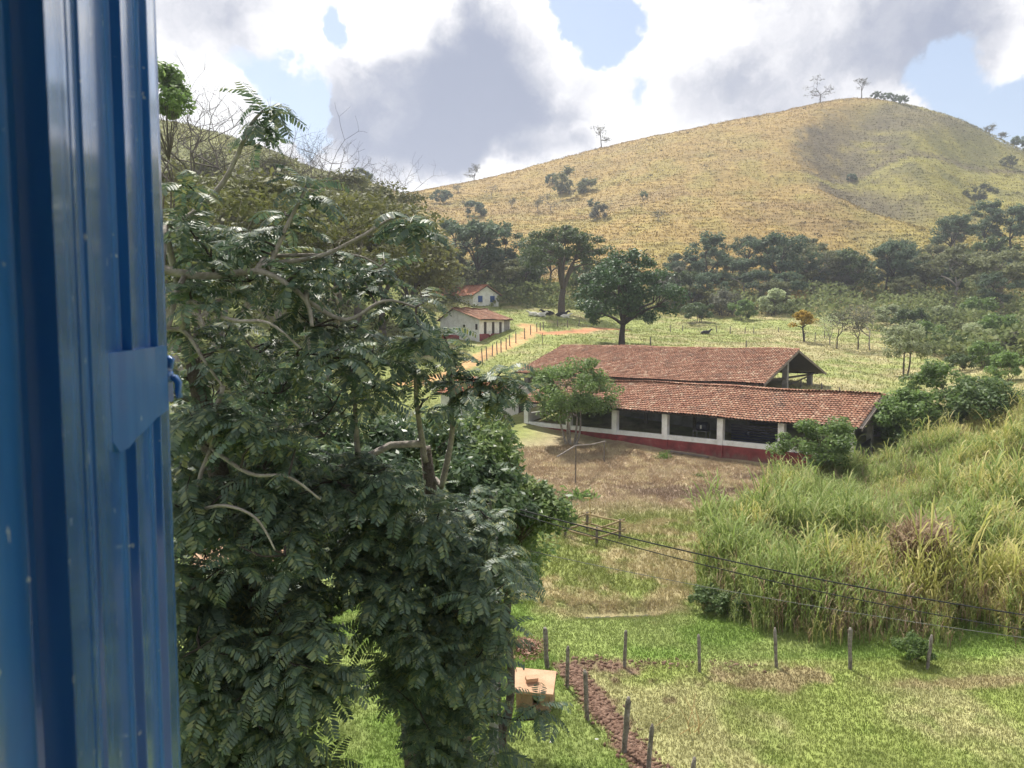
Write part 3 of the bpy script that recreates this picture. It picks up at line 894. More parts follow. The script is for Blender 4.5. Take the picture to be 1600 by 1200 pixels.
def build_barn2():
    root = empty('hay_shed', bp(4, 19, 1), 0, 1, 'tall open shed with broad clay tile roof standing behind the low barn', 'barn')
    inv = -root.location
    def fix(o): o.location = inv; return o
    s0, s1, tf, tr, tb, zf, zr = -9.8, 17.7, 10.4, 19.2, 27.9, 5.0, 7.72
    r = fix(gable_roof(root, s0, s1, tf, tr, tb, zf, zr, zf + .15, M['tile'], 11))
    m = MB()
    for (t0, z0, t1, z1) in ((tf, zf, tr, zr), (tr, zr, tb, zf + .15)):
        m.hexa([bp(s1, t0, z0 - .2), bp(s1 + .05, t0, z0 - .2), bp(s1 + .05, t1, z1 - .2), bp(s1, t1, z1 - .2), bp(s1, t0, z0 + .03), bp(s1 + .05, t0, z0 + .03), bp(s1 + .05, t1, z1 + .03), bp(s1, t1, z1 + .03)])
    m.build('barge_board', M['timber'], r)
    for s in np.linspace(s0 + 1, s1 - 1.2, 7):
        for t in (11.4, 19.2, 26.5):
            p = bp(s, t, 0); g = hz1(p.x, p.y)
            top = 5.1 if t != 19.2 else 7.4
            m = MB(); m.box(bp(s, t, (g - .5 + top) / 2), (.24, .24, (top - g + .5) / 2), AX); fix(m.build('pillar', M['grey'], root))
        m = MB(); m.box(bp(s, 19, 5.05), (.08, 7.8, .09), AX); fix(m.build('tie_beam', M['dark'], root))
    for t in (11.4, 26.5):
        m = MB(); m.box(bp((s0 + s1) / 2, t, 5.2), (13.4, .09, .09), AX); fix(m.build('wall_plate', M['dark'], root))
    m = MB(); m.tube([bp(s1 - 1.2, 19.2, 4.2), bp(s1 - .3, 25.5, 5.3)], .07); fix(m.build('brace', M['dark'], root))
    m = MB(); m.box(bp(2.5, 12.2, 3.0), (11.5, .1, 2.0), AX); fix(m.build('inner_wall', M['soilwall'], root))
build_barn2()

def build_store():
    """small white store at the barn's left end"""
    root = empty('white_store', bp(-5.2, 1.5, 0), 0, 1, 'small white store with red base and orange tile roof beside the barn', 'building')
    inv = -root.location
    def fix(o): o.location = inv; return o
    s0, s1, t0, t1 = -9.0, -2.4, -1.9, 4.6
    m = MB(); m.box(bp((s0 + s1) / 2, (t0 + t1) / 2, 2.3), ((s1 - s0) / 2, (t1 - t0) / 2, 1.45), AX); fix(m.build('wall', M['white'], root))
    m = MB(); m.box(bp((s0 + s1) / 2, (t0 + t1) / 2, .25), ((s1 - s0) / 2 + .03, (t1 - t0) / 2 + .03, .72), AX); fix(m.build('wall_base', M['red'], root))
    m = MB(); tm = (t0 + t1) / 2
    V = [bp(s1 - .02, t0, 3.752), bp(s1 - .02, t1, 3.752), bp(s1 - .02, tm, 4.9), bp(s0, t0, 3.752), bp(s0, t1, 3.752), bp(s0, tm, 4.9)]
    m.add(V, [(0, 1, 2), (3, 5, 4), (0, 3, 4, 1), (1, 4, 5, 2), (2, 5, 3, 0)]); fix(m.build('gable', M['white'], root))
    fix(gable_roof(root, s0 - .4, s1 + .45, t0 - .5, tm, t1 + .5, 3.66, 5.0, 3.66, M['tile_b'], 31))
    m = MB(); m.box(bp(s1 + .03, 2.1, 1.9), (.03, .35, 1.0), AX); d = fix(m.build('door', M['dark'], root))
    m = MB(); m.tube([bp(s1 + .12, 1.35, .2), bp(s1 + .12, 1.35, 3.6)], .06); fix(m.build('drain_pipe', M['white'], root))
    m = MB(); m.box(bp(s1 + .012, -.55, 1.75), (.014, .28, .3), AX); fix(m.build('bare_plaster_patch', M['soilwall'], root))
build_store()

# things in the barn
def build_barn_things():
    m = MB()
    c = bp(16.0, 1.6, 0)
    for i in (-.55, .55):
        for j in (-.35, .35):
            m.tube([bp(16 + i, 1.8 + j, -.05), bp(16 + i, 1.8 + j, 1.75)], .03, 5)
    for z in (1.75, 1.0):
        for (a, b) in (((-.55, -.35), (.55, -.35)), ((.55, -.35), (.55, .35)), ((.55, .35), (-.55, .35)), ((-.55, .35), (-.55, -.35))):
            m.tube([bp(16 + a[0], 1.8 + a[1], z), bp(16 + b[0], 1.8 + b[1], z)], .03, 5)
    tag(m.build('metal_stand', M['grey'], None), 'thin grey metal stand inside the barn under a dark drum', 'stand')
    m = MB()
    ctr = bp(16.1, 1.8, 2.12)
    pts = [ctr + SD * x for x in (-.45, -.43, -.38, .38, .43, .45)]
    m.tube(pts, [.28, .34, .36, .36, .34, .28], 12)
    d = tag(m.build('drum', M['navy'], None, smooth=True), 'dark blue drum lying on the metal stand in the barn', 'drum')
    m2 = MB(); m2.box(ctr + SD * .0 - TD * .36 + Vector((0, 0, -.02)), (.06, .02, .14), AX); m2.build('label_patch', M['white'], d)
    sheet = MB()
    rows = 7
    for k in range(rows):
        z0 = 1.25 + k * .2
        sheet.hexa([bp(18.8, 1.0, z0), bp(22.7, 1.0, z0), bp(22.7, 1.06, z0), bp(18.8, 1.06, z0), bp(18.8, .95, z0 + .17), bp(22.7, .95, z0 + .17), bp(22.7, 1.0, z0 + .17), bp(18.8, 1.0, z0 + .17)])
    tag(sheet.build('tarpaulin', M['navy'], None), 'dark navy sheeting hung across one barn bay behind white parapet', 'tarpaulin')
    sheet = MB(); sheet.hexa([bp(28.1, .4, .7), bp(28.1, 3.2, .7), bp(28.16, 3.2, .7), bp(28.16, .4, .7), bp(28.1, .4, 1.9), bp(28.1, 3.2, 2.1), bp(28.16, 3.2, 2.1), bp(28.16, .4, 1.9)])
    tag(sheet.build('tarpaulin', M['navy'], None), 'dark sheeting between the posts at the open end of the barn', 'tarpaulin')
    m = MB(); a = bp(14.6, -1.0, .35); b = bp(18.0, -1.2, .25)
    m.box((a + b) / 2, ((b - a).length / 2, .16, .04), ((b - a).normalized(), TD, Vector((0, 0, 1))))
    o = m.build('plank', M['timber'], None); tag(o, 'pale plank lying on stones along the red barn wall', 'plank')
build_barn_things()

# ------------------------------------------------------------------ white houses up the slope
def house(name, label, A, B, C_, zg, zw, zr, rmat, fr=.5):
    """A,B front gable corners (xy), C_ far corner along the side from B; ridge runs parallel to B->C"""
    A, B, C_ = Vector(A), Vector(B), Vector(C_)
    g = (B - A); gl = g.length; gu = g.normalized()
    sd = (C_ - B); sl_ = sd.length; su = sd.normalized()
    root = empty(name, (*((A + B) / 2).xy, zg), 0, 1, label, 'house')
    inv = -root.location
    def fix(o): o.location = inv; return o
    def P(s, t, z): return Vector((A.x, A.y, 0)) + su * s + gu * t + Vector((0, 0, z))
    tr = gl * fr
    m = MB()
    V = [P(0, 0, zg - 1.5), P(0, gl, zg - 1.5), P(sl_, gl, zg - 1.5), P(sl_, 0, zg - 1.5), P(0, 0, zw), P(0, gl, zw), P(sl_, gl, zw), P(sl_, 0, zw), P(0, tr, zr), P(sl_, tr, zr)]
    m.add(V, [(0, 1, 5, 8, 4), (1, 2, 6, 5), (2, 3, 7, 9, 6), (3, 0, 4, 7)])
    fix(m.build('wall', M['white'], root))
    ov = .45
    k0 = (zr - zw) / tr; k1 = (zr - zw) / (gl - tr)
    fix(gable_roof(root, -ov, sl_ + ov, -ov, tr, gl + ov, zw - k0 * ov + .06, zr + .06, zw - k1 * ov + .06, rmat, hash(name) % 50, bf=P, ax=(su, gu)))
    return root, fix, P, gl, sl_, su, gu

def build_houses():
    Y = 113
    A = at(688, 517, Y + 1); B = at(749, 517, Y - 4); Cc = at(797, 516, Y + 8)
    zg = (hz1(B.x, B.y) + 9.2) / 2
    root, fix, P, gl, sl_, su, gu = house('long_farmhouse', 'low white farmhouse with three dark doors and red tile roof on the slope', A, B, Cc, zg - .2, zg + 2.5, zg + 4.0, M['tile'], .35)
    for f in (.17, .42, .66):
        m = MB(); m.box(P(sl_ * f, gl + .03, zg + 1.05), (.45, .04, 1.05), (su, gu, Vector((0, 0, 1)))); fix(m.build('door', M['dark'], root))
    m = MB(); m.box(P(sl_ * .88, gl + .03, zg + 1.2), (sl_ * .09, .03, 1.2), (su, gu, Vector((0, 0, 1)))); fix(m.build('porch_recess', M['grey'], root))
    m = MB(); m.box(P(sl_ * .5, gl + .05, zg - .1), (sl_ * .5, .03, .5), (su, gu, Vector((0, 0, 1)))); fix(m.build('wall_base', M['red'], root))
    for t, z, h in ((.62, 1.5, .22), (.93, 1.4, .4)):
        m = MB(); m.box(P(-.02, gl * t, zg + z), (.03, .2, h), (su, gu, Vector((0, 0, 1)))); fix(m.build('window', M['dark'], root))
    Y = 150
    A = at(740, 479, Y + 1); B = at(778.5, 479, Y); Cc = at(812, 480, Y + 8)
    # ridge runs back to the left
    A = at(779, 480, Y + 1.5); B = at(739.5, 480, Y - 1.0); Cc = at(668, 480, Y + 11)
    zg = zz(481, Y)
    root, fix, P, gl, sl_, su, gu = house('gabled_farmhouse', 'tall white gabled house with two blue windows behind the low farmhouse', A, B, Cc, zg, zz(460, Y), zz(446.5, Y), M['tile_b'])
    for t in (.25, .73):
        m = MB(); m.box(P(-.03, gl * t, zz(467, Y)), (.05, .46, .62), (su, gu, Vector((0, 0, 1)))); w = fix(m.build('window', M['blue_win'], root))
        m = MB(); m.box(P(-.05, gl * t, zz(467, Y) - .66), (.07, .52, .05), (su, gu, Vector((0, 0, 1)))); m.build('sill', M['white'], w)
    m = MB(); m.box(P(sl_ * .5, gl + .03, zz(466, Y)), (.4, .04, .5), (su, gu, Vector((0, 0, 1)))); fix(m.build('window', M['dark'], root))
    # red and white rail wall in front of the low house
    a = G(690, 531, 90); b = G(766, 527, 90)
    d = (b - a); d.z = 0; L = d.length; d.normalize(); nn = Vector((-d.y, d.x, 0))
    z0 = (a.z + b.z) / 2
    root = empty('rail_wall', a, 0, 1, 'low red wall with white rails in front of the farmhouse', 'wall')
    for k, (z, h, mt, nm) in enumerate(((.2, .5, 'red', 'wall_base'), (.85, .07, 'white', 'rail'), (1.2, .07, 'white', 'rail'))):
        m = MB(); m.box(d * (L / 2) + Vector((0, 0, z)), (L / 2, .1, h), (d, nn, Vector((0, 0, 1)))); m.build(nm, M[mt], root)
    for k in range(7):
        m = MB(); m.box(d * (L * k / 6) + Vector((0, 0, .96)), (.09, .09, .3), (d, nn, Vector((0, 0, 1)))); m.build('rail_post', M['white'], root)
    # old roof seen through the foliage below
    r0 = G(470, 960, 14)
    c = at(400, 850, 27)
    root = empty('orange_roofed_hut', (c.x, c.y, 0), R(15), 1, 'orange roofed hut glimpsed through the big tree by the shutter', 'hut')
    m = MB(); m.box((0, 0, 1.0), (1.5, 1.5, 1.2)); m.build('wall', M['white'], root)
    m = MB(); V = [(-1.9, -1.9, 2.1), (1.9, -1.9, 2.1), (1.9, 1.9, 2.1), (-1.9, 1.9, 2.1), (-1.9, 0, 2.9), (1.9, 0, 2.9)]
    m.add(V, [(0, 1, 5, 4), (2, 3, 4, 5), (0, 4, 3), (1, 2, 5), (0, 3, 2, 1)]); m.build('roof', M['slab'], root)
M['slab'] = mat_noise('orange_slab', (.42, .25, .15), (.58, .38, .25), 2.2, .85, .2)
build_houses()

# ================================================================== fences, pen, poles, hut
def post_mesh(seed, h, r):
    random.seed(seed)
    mb = MB(); n = 7
    lx, ly = random.uniform(-.13, .13), random.uniform(-.1, .1)
    pts = [(lx * i / n + random.uniform(-.008, .008), ly * i / n + random.uniform(-.008, .008), -.4 + (h + .4) * i / n) for i in range(n + 1)]
    rad = [r * random.uniform(.9, 1.1) for _ in pts]; rad[-1] = r * random.uniform(.35, .6); 
    pts[-2] = (pts[-2][0], pts[-2][1], h - random.uniform(.05, .14))
    mb.tube(pts, rad, 8)
    return mb

ORD = 'first second third fourth fifth sixth seventh eighth ninth tenth eleventh twelfth thirteenth fourteenth fifteenth'.split()
def build_posts():
    near = [(856, 1044, 978, .085, 'stout grey fence post by the dry leaf pile, above the orange hut'),
            (886, 1075, 1006, .07, 'dark slim fence post standing right of the orange hut roof'),
            (919, 1126, 1044, .075, 'leaning fence post with pale tip beside the furrow, below the hut corner'),
            (973, 1176, 1084, .085, 'tall pale grey fence post halfway down the red furrow'),
            (1011, 1205, 1130, .07, 'fence post at the low end of the furrow by dry twigs'),
            (1077, 1222, 1180, .07, 'fence post just showing its top at the picture edge'),
            (975, 1044, 984, .065, 'thin brown fence post alone on the bright green lawn'),
            (1094, 1050, 989, .065, 'dark fence post standing near the bare edge of the lawn'),
            (1215, 1044, 980, .065, 'fence post by the bare dirt patch under the cane grass'),
            (1329, 1046, 978, .075, 'pale fence post in front of the cane grass'),
            (1447, 1046, 990, .06, 'rightmost grey fence post half hidden before the dry cane')]
    for i, (px, yb, yt, r, lab) in enumerate(near):
        g = G(px, yb)
        h = (yb - yt) / FPX * g.y * 1.02
        o = post_mesh(100 + i, h, r * .78).build('fence_post', M['post'], None, g, True)
        tag(o, lab, 'fence post', 'weathered posts of the paddock fence')
    track = [(754, 566, 22), (761, 563, 22), (769, 556, 18), (777, 554, 20), (783, 551, 20), (791, 546, 18), (797, 541, 18), (806, 536, 17), (820, 530, 17), (829, 523, 15), (839, 519, 14), (844, 517, 13), (849, 515, 12)]
    for i, (px, yb, hp) in enumerate(track):
        g = G(px, yb, 66)
        o = post_mesh(200 + i, hp / FPX * g.y, .075).build('track_post', M['post'], None, g)
        tag(o, 'thin dark fence post along the orange dirt track, %s from the low end' % ORD[i], 'fence post', 'posts along the dirt track')
    g = G(847, 536, 66); tag(post_mesh(231, 16 / FPX * g.y, .05).build('track_post', M['post'], None, g), 'lone thin stake on the pasture right of the dirt track', 'stake')
    far = [(871, 511, 12), (887, 512, 12), (904, 510, 11), (1048, 519, 12), (1067, 518, 10), (1120, 520, 11), (1141, 522, 12), (1164, 521, 10), (1178, 521, 9), (1217, 519, 8), (1257, 534, 14), (1273, 534, 15), (1288, 529, 13), (1166, 543, 11), (1017, 540, 14)]
    for i, (px, yb, hp) in enumerate(far):
        g = G(px, yb, 80)
        o = post_mesh(300 + i, hp / FPX * g.y, .08).build('pasture_post', M['post'], None, g)
        tag(o, ['fence post before the orange bank, %s from the dirt track' % ORD[i], 'far pasture fence post, %s right of the round dark tree' % ORD[max(0, i - 3)], 'stake by the yellow flowering tree, %s from it' % ORD[max(0, i - 10)], 'lone thin stake just above the shed ridge, right part', 'thin stake just right of the round tree trunk'][0 if i < 3 else 1 if i < 10 else 2 if i < 13 else i - 10], 'fence post', 'posts around the far pasture')
    for i, (px, yb, hp) in enumerate([(1225, 602, 14), (1251, 606, 14), (1285, 608, 10), (1313, 613, 8)]):
        g = G(px, yb, 66)
        tag(post_mesh(340 + i, hp / FPX * g.y, .08).build('shed_post', M['post'], None, g), 'short fence post seen over the low barn ridge, %s from the shed gable' % ORD[i], 'fence post', 'posts behind the low barn ridge')
build_posts()

def build_pen():
    c4 = [G(884, 840), G(917, 832), G(972, 841), G(932, 850)]
    # corners: left, back, right, front
    c4 = [G(883, 838), G(917, 829), G(968, 842), G(932, 852)]
    root = empty('bamboo_pen', c4[0], 0, 1, 'small square pen of bamboo poles on the rough field', 'pen')
    o0 = c4[0]
    hs = [26, 28, 30, 28]
    tops = []
    for p, h in zip(c4, hs):
        H = h / FPX * p.y * 1.05
        m = MB(); m.tube([p - o0 + Vector((0, 0, -.3)), p - o0 + Vector((.02, .01, H))], [.07, .06], 7); m.build('corner_post', M['timber'], root)
        tops.append(H)
    for k in range(4):
        a, b = c4[k], c4[(k + 1) % 4]
        for fz in (.92, .42):
            p = a - o0 + Vector((0, 0, tops[k] * fz)); q = b - o0 + Vector((0, 0, tops[(k + 1) % 4] * fz))
            d = (q - p).normalized()
            m = MB(); m.tube([p - d * .35, p.lerp(q, .5) + Vector((0, 0, -.03)), q + d * .35], [.05, .045, .04], 6); m.build('rail', M['bamboo'], root)
    g = G(921, 832); m = MB(); H = 56 / FPX * g.y
    m.tube([(0, 0, -.3), (.03, 0, H * .5), (0, 0, H)], [.035, .03, .03], 6); m.tube([(-.28, 0, H - .02), (.02, 0, H - .03)], .03, 5)
    tag(m.build('bamboo_stake', M['straw'], None, g), 'tall yellow bamboo stake with short crosspiece beside the pen', 'stake')
    # hitching rail
    a, b = G(899, 757), G(944, 722)
    root = empty('hitching_rail', a, 0, 1, 'thin pole rail on two uprights on the bare field', 'rail')
    ha = 62 / FPX * a.y; hb = 32 / FPX * b.y
    m = MB(); m.tube([(0, 0, -.3), (.02, 0, ha)], .05, 6); m.build('upright', M['timber'], root)
    m = MB(); m.tube([b - a + Vector((0, 0, -.3)), b - a + Vector((0, 0, hb))], .06, 6); m.build('upright', M['timber'], root)
    c = G(868, 745); e = at(870, 714, a.y - 1)
    m = MB(); m.tube([e - a, Vector((0, 0, ha)), (b - a) * .5 + Vector((0, 0, (ha + hb) / 2 - .06)), b - a + Vector((0, 0, hb)) + (b - a).normalized() * .4], [.045, .045, .04, .035], 6); m.build('rail', M['bark_pale'], root)
M['straw'] = mat_noise('straw', (.36, .25, .10), (.55, .42, .20), 6, .7, .1)
build_pen()

def build_hut():
    g = G(833, 1112)
    d = g.y
    root = empty('little_hut', g, R(-12), 1, 'little plastered animal hut with orange slab roof on the lawn', 'hut')
    w = 56 / FPX * d / 2; dp = .38; H = 34 / FPX * d
    t = .07
    def bx(name, c, h, mat, par=root):
        m = MB(); m.box(c, h); return m.build(name, mat, par)
    ow, oh = w * .46, H * .62
    bx('side_wall', (-w + t, dp, H / 2 - .1), (t, dp, H / 2 + .1), M['hut'])
    bx('side_wall', (w - t, dp, H / 2 - .1), (t, dp, H / 2 + .1), M['hut'])
    bx('back_wall', (0, 2 * dp - t, H / 2 - .1), (w - 2 * t - .002, t, H / 2 + .1), M['hut'])
    l0 = -w + 2 * t + .002; o0 = -.05 * w; o1 = o0 + 2 * ow
    o1 = min(o1, w - 2 * t - .14)
    bx('front_wall', ((l0 + o0) / 2, t + .01, H / 2 - .1), ((o0 - l0) / 2, t, H / 2 + .1), M['hut'])
    bx('front_wall', ((o1 + w - 2 * t - .002) / 2, t + .01, H / 2 - .1), ((w - 2 * t - .002 - o1) / 2, t, H / 2 + .1), M['hut'])
    bx('sill', ((o0 + o1) / 2, t + .01, .02), ((o1 - o0) / 2 - .002, t, .14), M['hut'])
    m = MB()
    zf, zb = H + .02, H + .15
    V = [(-w - .14, -.16, zf - .05), (w + .10, -.16, zf - .05), (w + .02, 2 * dp + .15, zb - .05), (-w - .2, 2 * dp + .15, zb - .05),
         (-w - .14, -.16, zf + .02), (w + .10, -.16, zf + .02), (w + .02, 2 * dp + .15, zb + .02), (-w - .2, 2 * dp + .15, zb + .02)]
    m.hexa(V); m.build('roof', M['slab'], root)
    m = MB(); m.box((0, 0, .07), (.16, .08, .05)); o = m.build('brick', M['slab'], None, root.matrix_world @ Vector((0, 0, 0)))
    o.location = g + Matrix.Rotation(R(-12), 3, 'Z') @ Vector((-.22 * w, .30, zf + .105)); o.rotation_euler = (R(12), 0, R(15))
    tag(o, 'loose orange brick lying on the slab roof of the little hut', 'brick')
    m = MB(); m.box((0, 0, 0), (.05, .012, .25)); o = m.build('bright_board', M['white'], None, g + Matrix.Rotation(R(-12), 3, 'Z') @ Vector((.1, .3, .3))); o.rotation_euler = (R(15), R(-30), 0)
    tag(o, 'pale narrow board leaning inside the little hut opening', 'board')
M['hut'] = mat_noise('hut_plaster', (.26, .16, .09), (.44, .32, .20), 3, .95, .3)
build_hut()

def build_lines():
    top = at(771, 768, 14.6); base = on_ground(top.x, top.y)
    root = empty('utility_pole', base, 0, 1, 'slim grey utility pole rising from the bushes with cables leaving right', 'pole')
    m = MB(); m.tube([(0, 0, -.5), (0, 0, top.z - base.z)], [.10, .075], 8); m.build('shaft', M['grey'], root)
    m = MB(); m.tube([(-.12, 0, top.z - base.z - .25), (.25, 0, top.z - base.z - .3)], .025, 5); m.build('bracket', M['grey'], root)
    def cable(name, a, ctrl, b, r, mat, lab):
        pts = []
        for i in range(33):
            t = i / 32
            p = a * (1 - t) ** 2 + ctrl * (2 * t * (1 - t)) + b * t * t
            pts.append(p)
        m = MB(); m.tube(pts, r, 5); o = m.build(name, mat, None); tag(o, lab, 'cable', 'cables crossing the paddock')
        return pts
    e1 = at(1720, 978, 13.0); a1 = at(774, 786, 14.6)
    p1 = cable('power_cable', a1, (a1 + e1) / 2 + Vector((0, 0, -.40)), e1, .014, M['wire'], 'thick black power cable, uppermost of the three over the paddock')
    e2 = at(1720, 1002, 13.0); a2 = at(774, 792, 14.6)
    p2 = cable('power_cable', a2, (a2 + e2) / 2 + Vector((0, 0, -.48)), e2, .010, M['wire'], 'twisted black cable just under the thickest cable')
    e3 = at(1720, 1012, 13.2); a3 = at(778, 850, 15.0)
    cable('telephone_wire', a3, (a3 + e3) / 2 + Vector((0, 0, -.3)), e3, .006, M['wire_pale'], 'thin pale wire, lowest of the three over the paddock')
    b3 = on_ground(a3.x, a3.y)
build_lines()

# stream
def build_stream():
    V = []; n = 24
    for i in range(n + 1):
        x = 2.6 + 2.3 * i / n; y = 26.6 + .12 * (x - 4); w = .16 + .06 * math.sin(i * 1.7)
        V += [(x, y - w, hz1(x, y) + .06), (x, y + w, hz1(x, y) + .06)]
    F = [(2 * i, 2 * i + 2, 2 * i + 3, 2 * i + 1) for i in range(n)]
    m = MB(); m.add(V, F)
    mt, nn, l, b = new_mat('water'); b.inputs['Base Color'].default_value = (.10, .10, .08, 1); b.inputs['Roughness'].default_value = .08
    t = nn.new('ShaderNodeTexNoise'); t.inputs['Scale'].default_value = 6; bpn = nn.new('ShaderNodeBump'); bpn.inputs['Strength'].default_value = .3
    l.new(t.outputs['Fac'], bpn.inputs['Height']); l.new(bpn.outputs[0], b.inputs['Normal'])
    tag(m.build('stream', mt, None), kind='structure')
build_stream()

# furrow clods and leaf litter
def clods():
    V = []; F = []
    ico = bmesh.new(); bmesh.ops.create_icosphere(ico, subdivisions=1, radius=1)
    iv = np.array([v.co[:] for v in ico.verts]); jf = np.array([[v.index for v in f.verts] for f in ico.faces]); ico.free()
    n = 1700
    seg = rng.integers(0, len(FURROW) - 1, n); t = rng.random(n)
    A = np.array([tuple(p) for p in FURROW]); P = A[seg] * (1 - t[:, None]) + A[seg + 1] * t[:, None]
    P[:, :2] += rng.normal(0, .14, (n, 2)) * rng.uniform(.5, 1.9, (n, 1))
    m = 150
    q = np.stack([1.8 + 5.6 * rng.random(m) ** 2.2, 22.25 + rng.normal(0, .22, m), np.zeros(m)], -1)
    P = np.concatenate([P, q]); P[:, 2] = height(P[:, 0], P[:, 1])
    n = len(P)
    s = rng.uniform(.02, .075, n)[:, None, None] * rng.uniform(.6, 1.3, (n, 1, 3))
    Vv = P[:, None] + iv[None] * s * (1 + rng.normal(0, .12, (n, len(iv), 1)))
    Fv = jf[None] + (np.arange(n) * len(iv))[:, None, None]
    tag(link('soil_clods', mesh_np('soil_clods', Vv.reshape(-1, 3), Fv.reshape(-1, 3)), M['soil']), 'turned red soil clods in the furrow along the posts', 'soil', kind='stuff')
    g = G(822, 1013)
    n = 900
    p = rng.normal(0, 1, (n, 2)); p = p[(p ** 2).sum(1) < 4]; n = len(p)
    P = np.stack([g.x + p[:, 0] * .36, g.y + p[:, 1] * .5, np.zeros(n)], -1)
    P[:, 2] = height(P[:, 0], P[:, 1]) + np.maximum(0, .22 - .12 * (p ** 2).sum(1)) * rng.random(n) + .02
    Vq, Fq = leaf_quads(P, .11, .5, 1.0)
    tag(link('dry_leaf_litter', mesh_np('dry_leaf_litter', Vq, Fq), M['litter']), 'pile of dry brown leaves under the big tree edge', 'leaves', kind='stuff')
    # dry branches in the paddock
    g = G(1072, 1140); random.seed(5); m = MB()
    for i in range(7):
        a = Vector((random.uniform(-.3, .3), random.uniform(-.3, .3), .03)); b = a + Vector((random.uniform(-.5, .5), random.uniform(-.3, .5), random.uniform(.2, .75)))
        m.tube([a, a.lerp(b, .5) + Vector((.04, 0, .03)), b], [.014, .011, .006], 4)
    m.tube([(-.75, .1, .02), (-.4, .2, .2), (-.25, .25, .3)], .011, 4)
    tag(m.build('dry_branch', M['straw'], None, g), 'bleached dry twigs sticking up from the paddock grass', 'branch')
    for px, py, s_ in ((862, 1160, .06), (932, 1155, .05)):
        g = G(px, py); m = MB(); m.add([(-1, -.6, 0), (1, -.5, 0), (.8, .7, 0), (-.7, .8, 0), (0, 0, .5)], [(0, 1, 4), (1, 2, 4), (2, 3, 4), (3, 0, 4), (3, 2, 1, 0)])
        o = m.build('stone', M['white'], None, g); o.scale = (s_, s_, s_)
        tag(o, 'small white stone on the green lawn %s' % ('below the hut' if px < 900 else 'left of the furrow'), 'stone')
M['litter'] = mat_island('dry_leaf', [(.10, .05, .035), (.24, .13, .09), (.42, .28, .2)], .8)
clods()

# ================================================================== cane grass bank
def cane_plant(seed, H, nl, droop=1.0):
    r = np.random.default_rng(seed)
    V = []; F = []
    def strip(pts, wid, side):
        o = len(V)
        for p, w in zip(pts, wid):
            V.append(p - side * w); V.append(p + side * w)
        for i in range(len(pts) - 1):
            F.append((o + 2 * i, o + 2 * i + 2, o + 2 * i + 3, o + 2 * i + 1))
    lean = r.normal(0, .10, 2)
    st = [np.array([lean[0] * H * t * t, lean[1] * H * t * t, H * .8 * t]) for t in (0, .5, 1)]
    a = r.uniform(0, 6.28); strip(st, [.014, .012, .006], np.array([math.cos(a), math.sin(a), 0]))
    for i in range(nl):
        t = .25 + .75 * (i + r.random()) / nl
        b = np.array([lean[0] * H * t * t, lean[1] * H * t * t, H * .8 * t])
        a = r.uniform(0, 6.28); L = H * r.uniform(.28, .46); d = np.array([math.cos(a), math.sin(a), 0]); sd = np.array([-math.sin(a), math.cos(a), 0])
        k = r.uniform(.55, 1.25) * droop
        up = 1.35
        pts = [b + d * L * (q * .6) + np.array([0, 0, L * (up * q - k * .9 * q * q)]) for q in (0, .35, .7, 1)]
        w = r.uniform(.0045, .009)
        strip(pts, [w * .7, w, w * .8, .001], sd)
    return np.array(V), np.array(F)

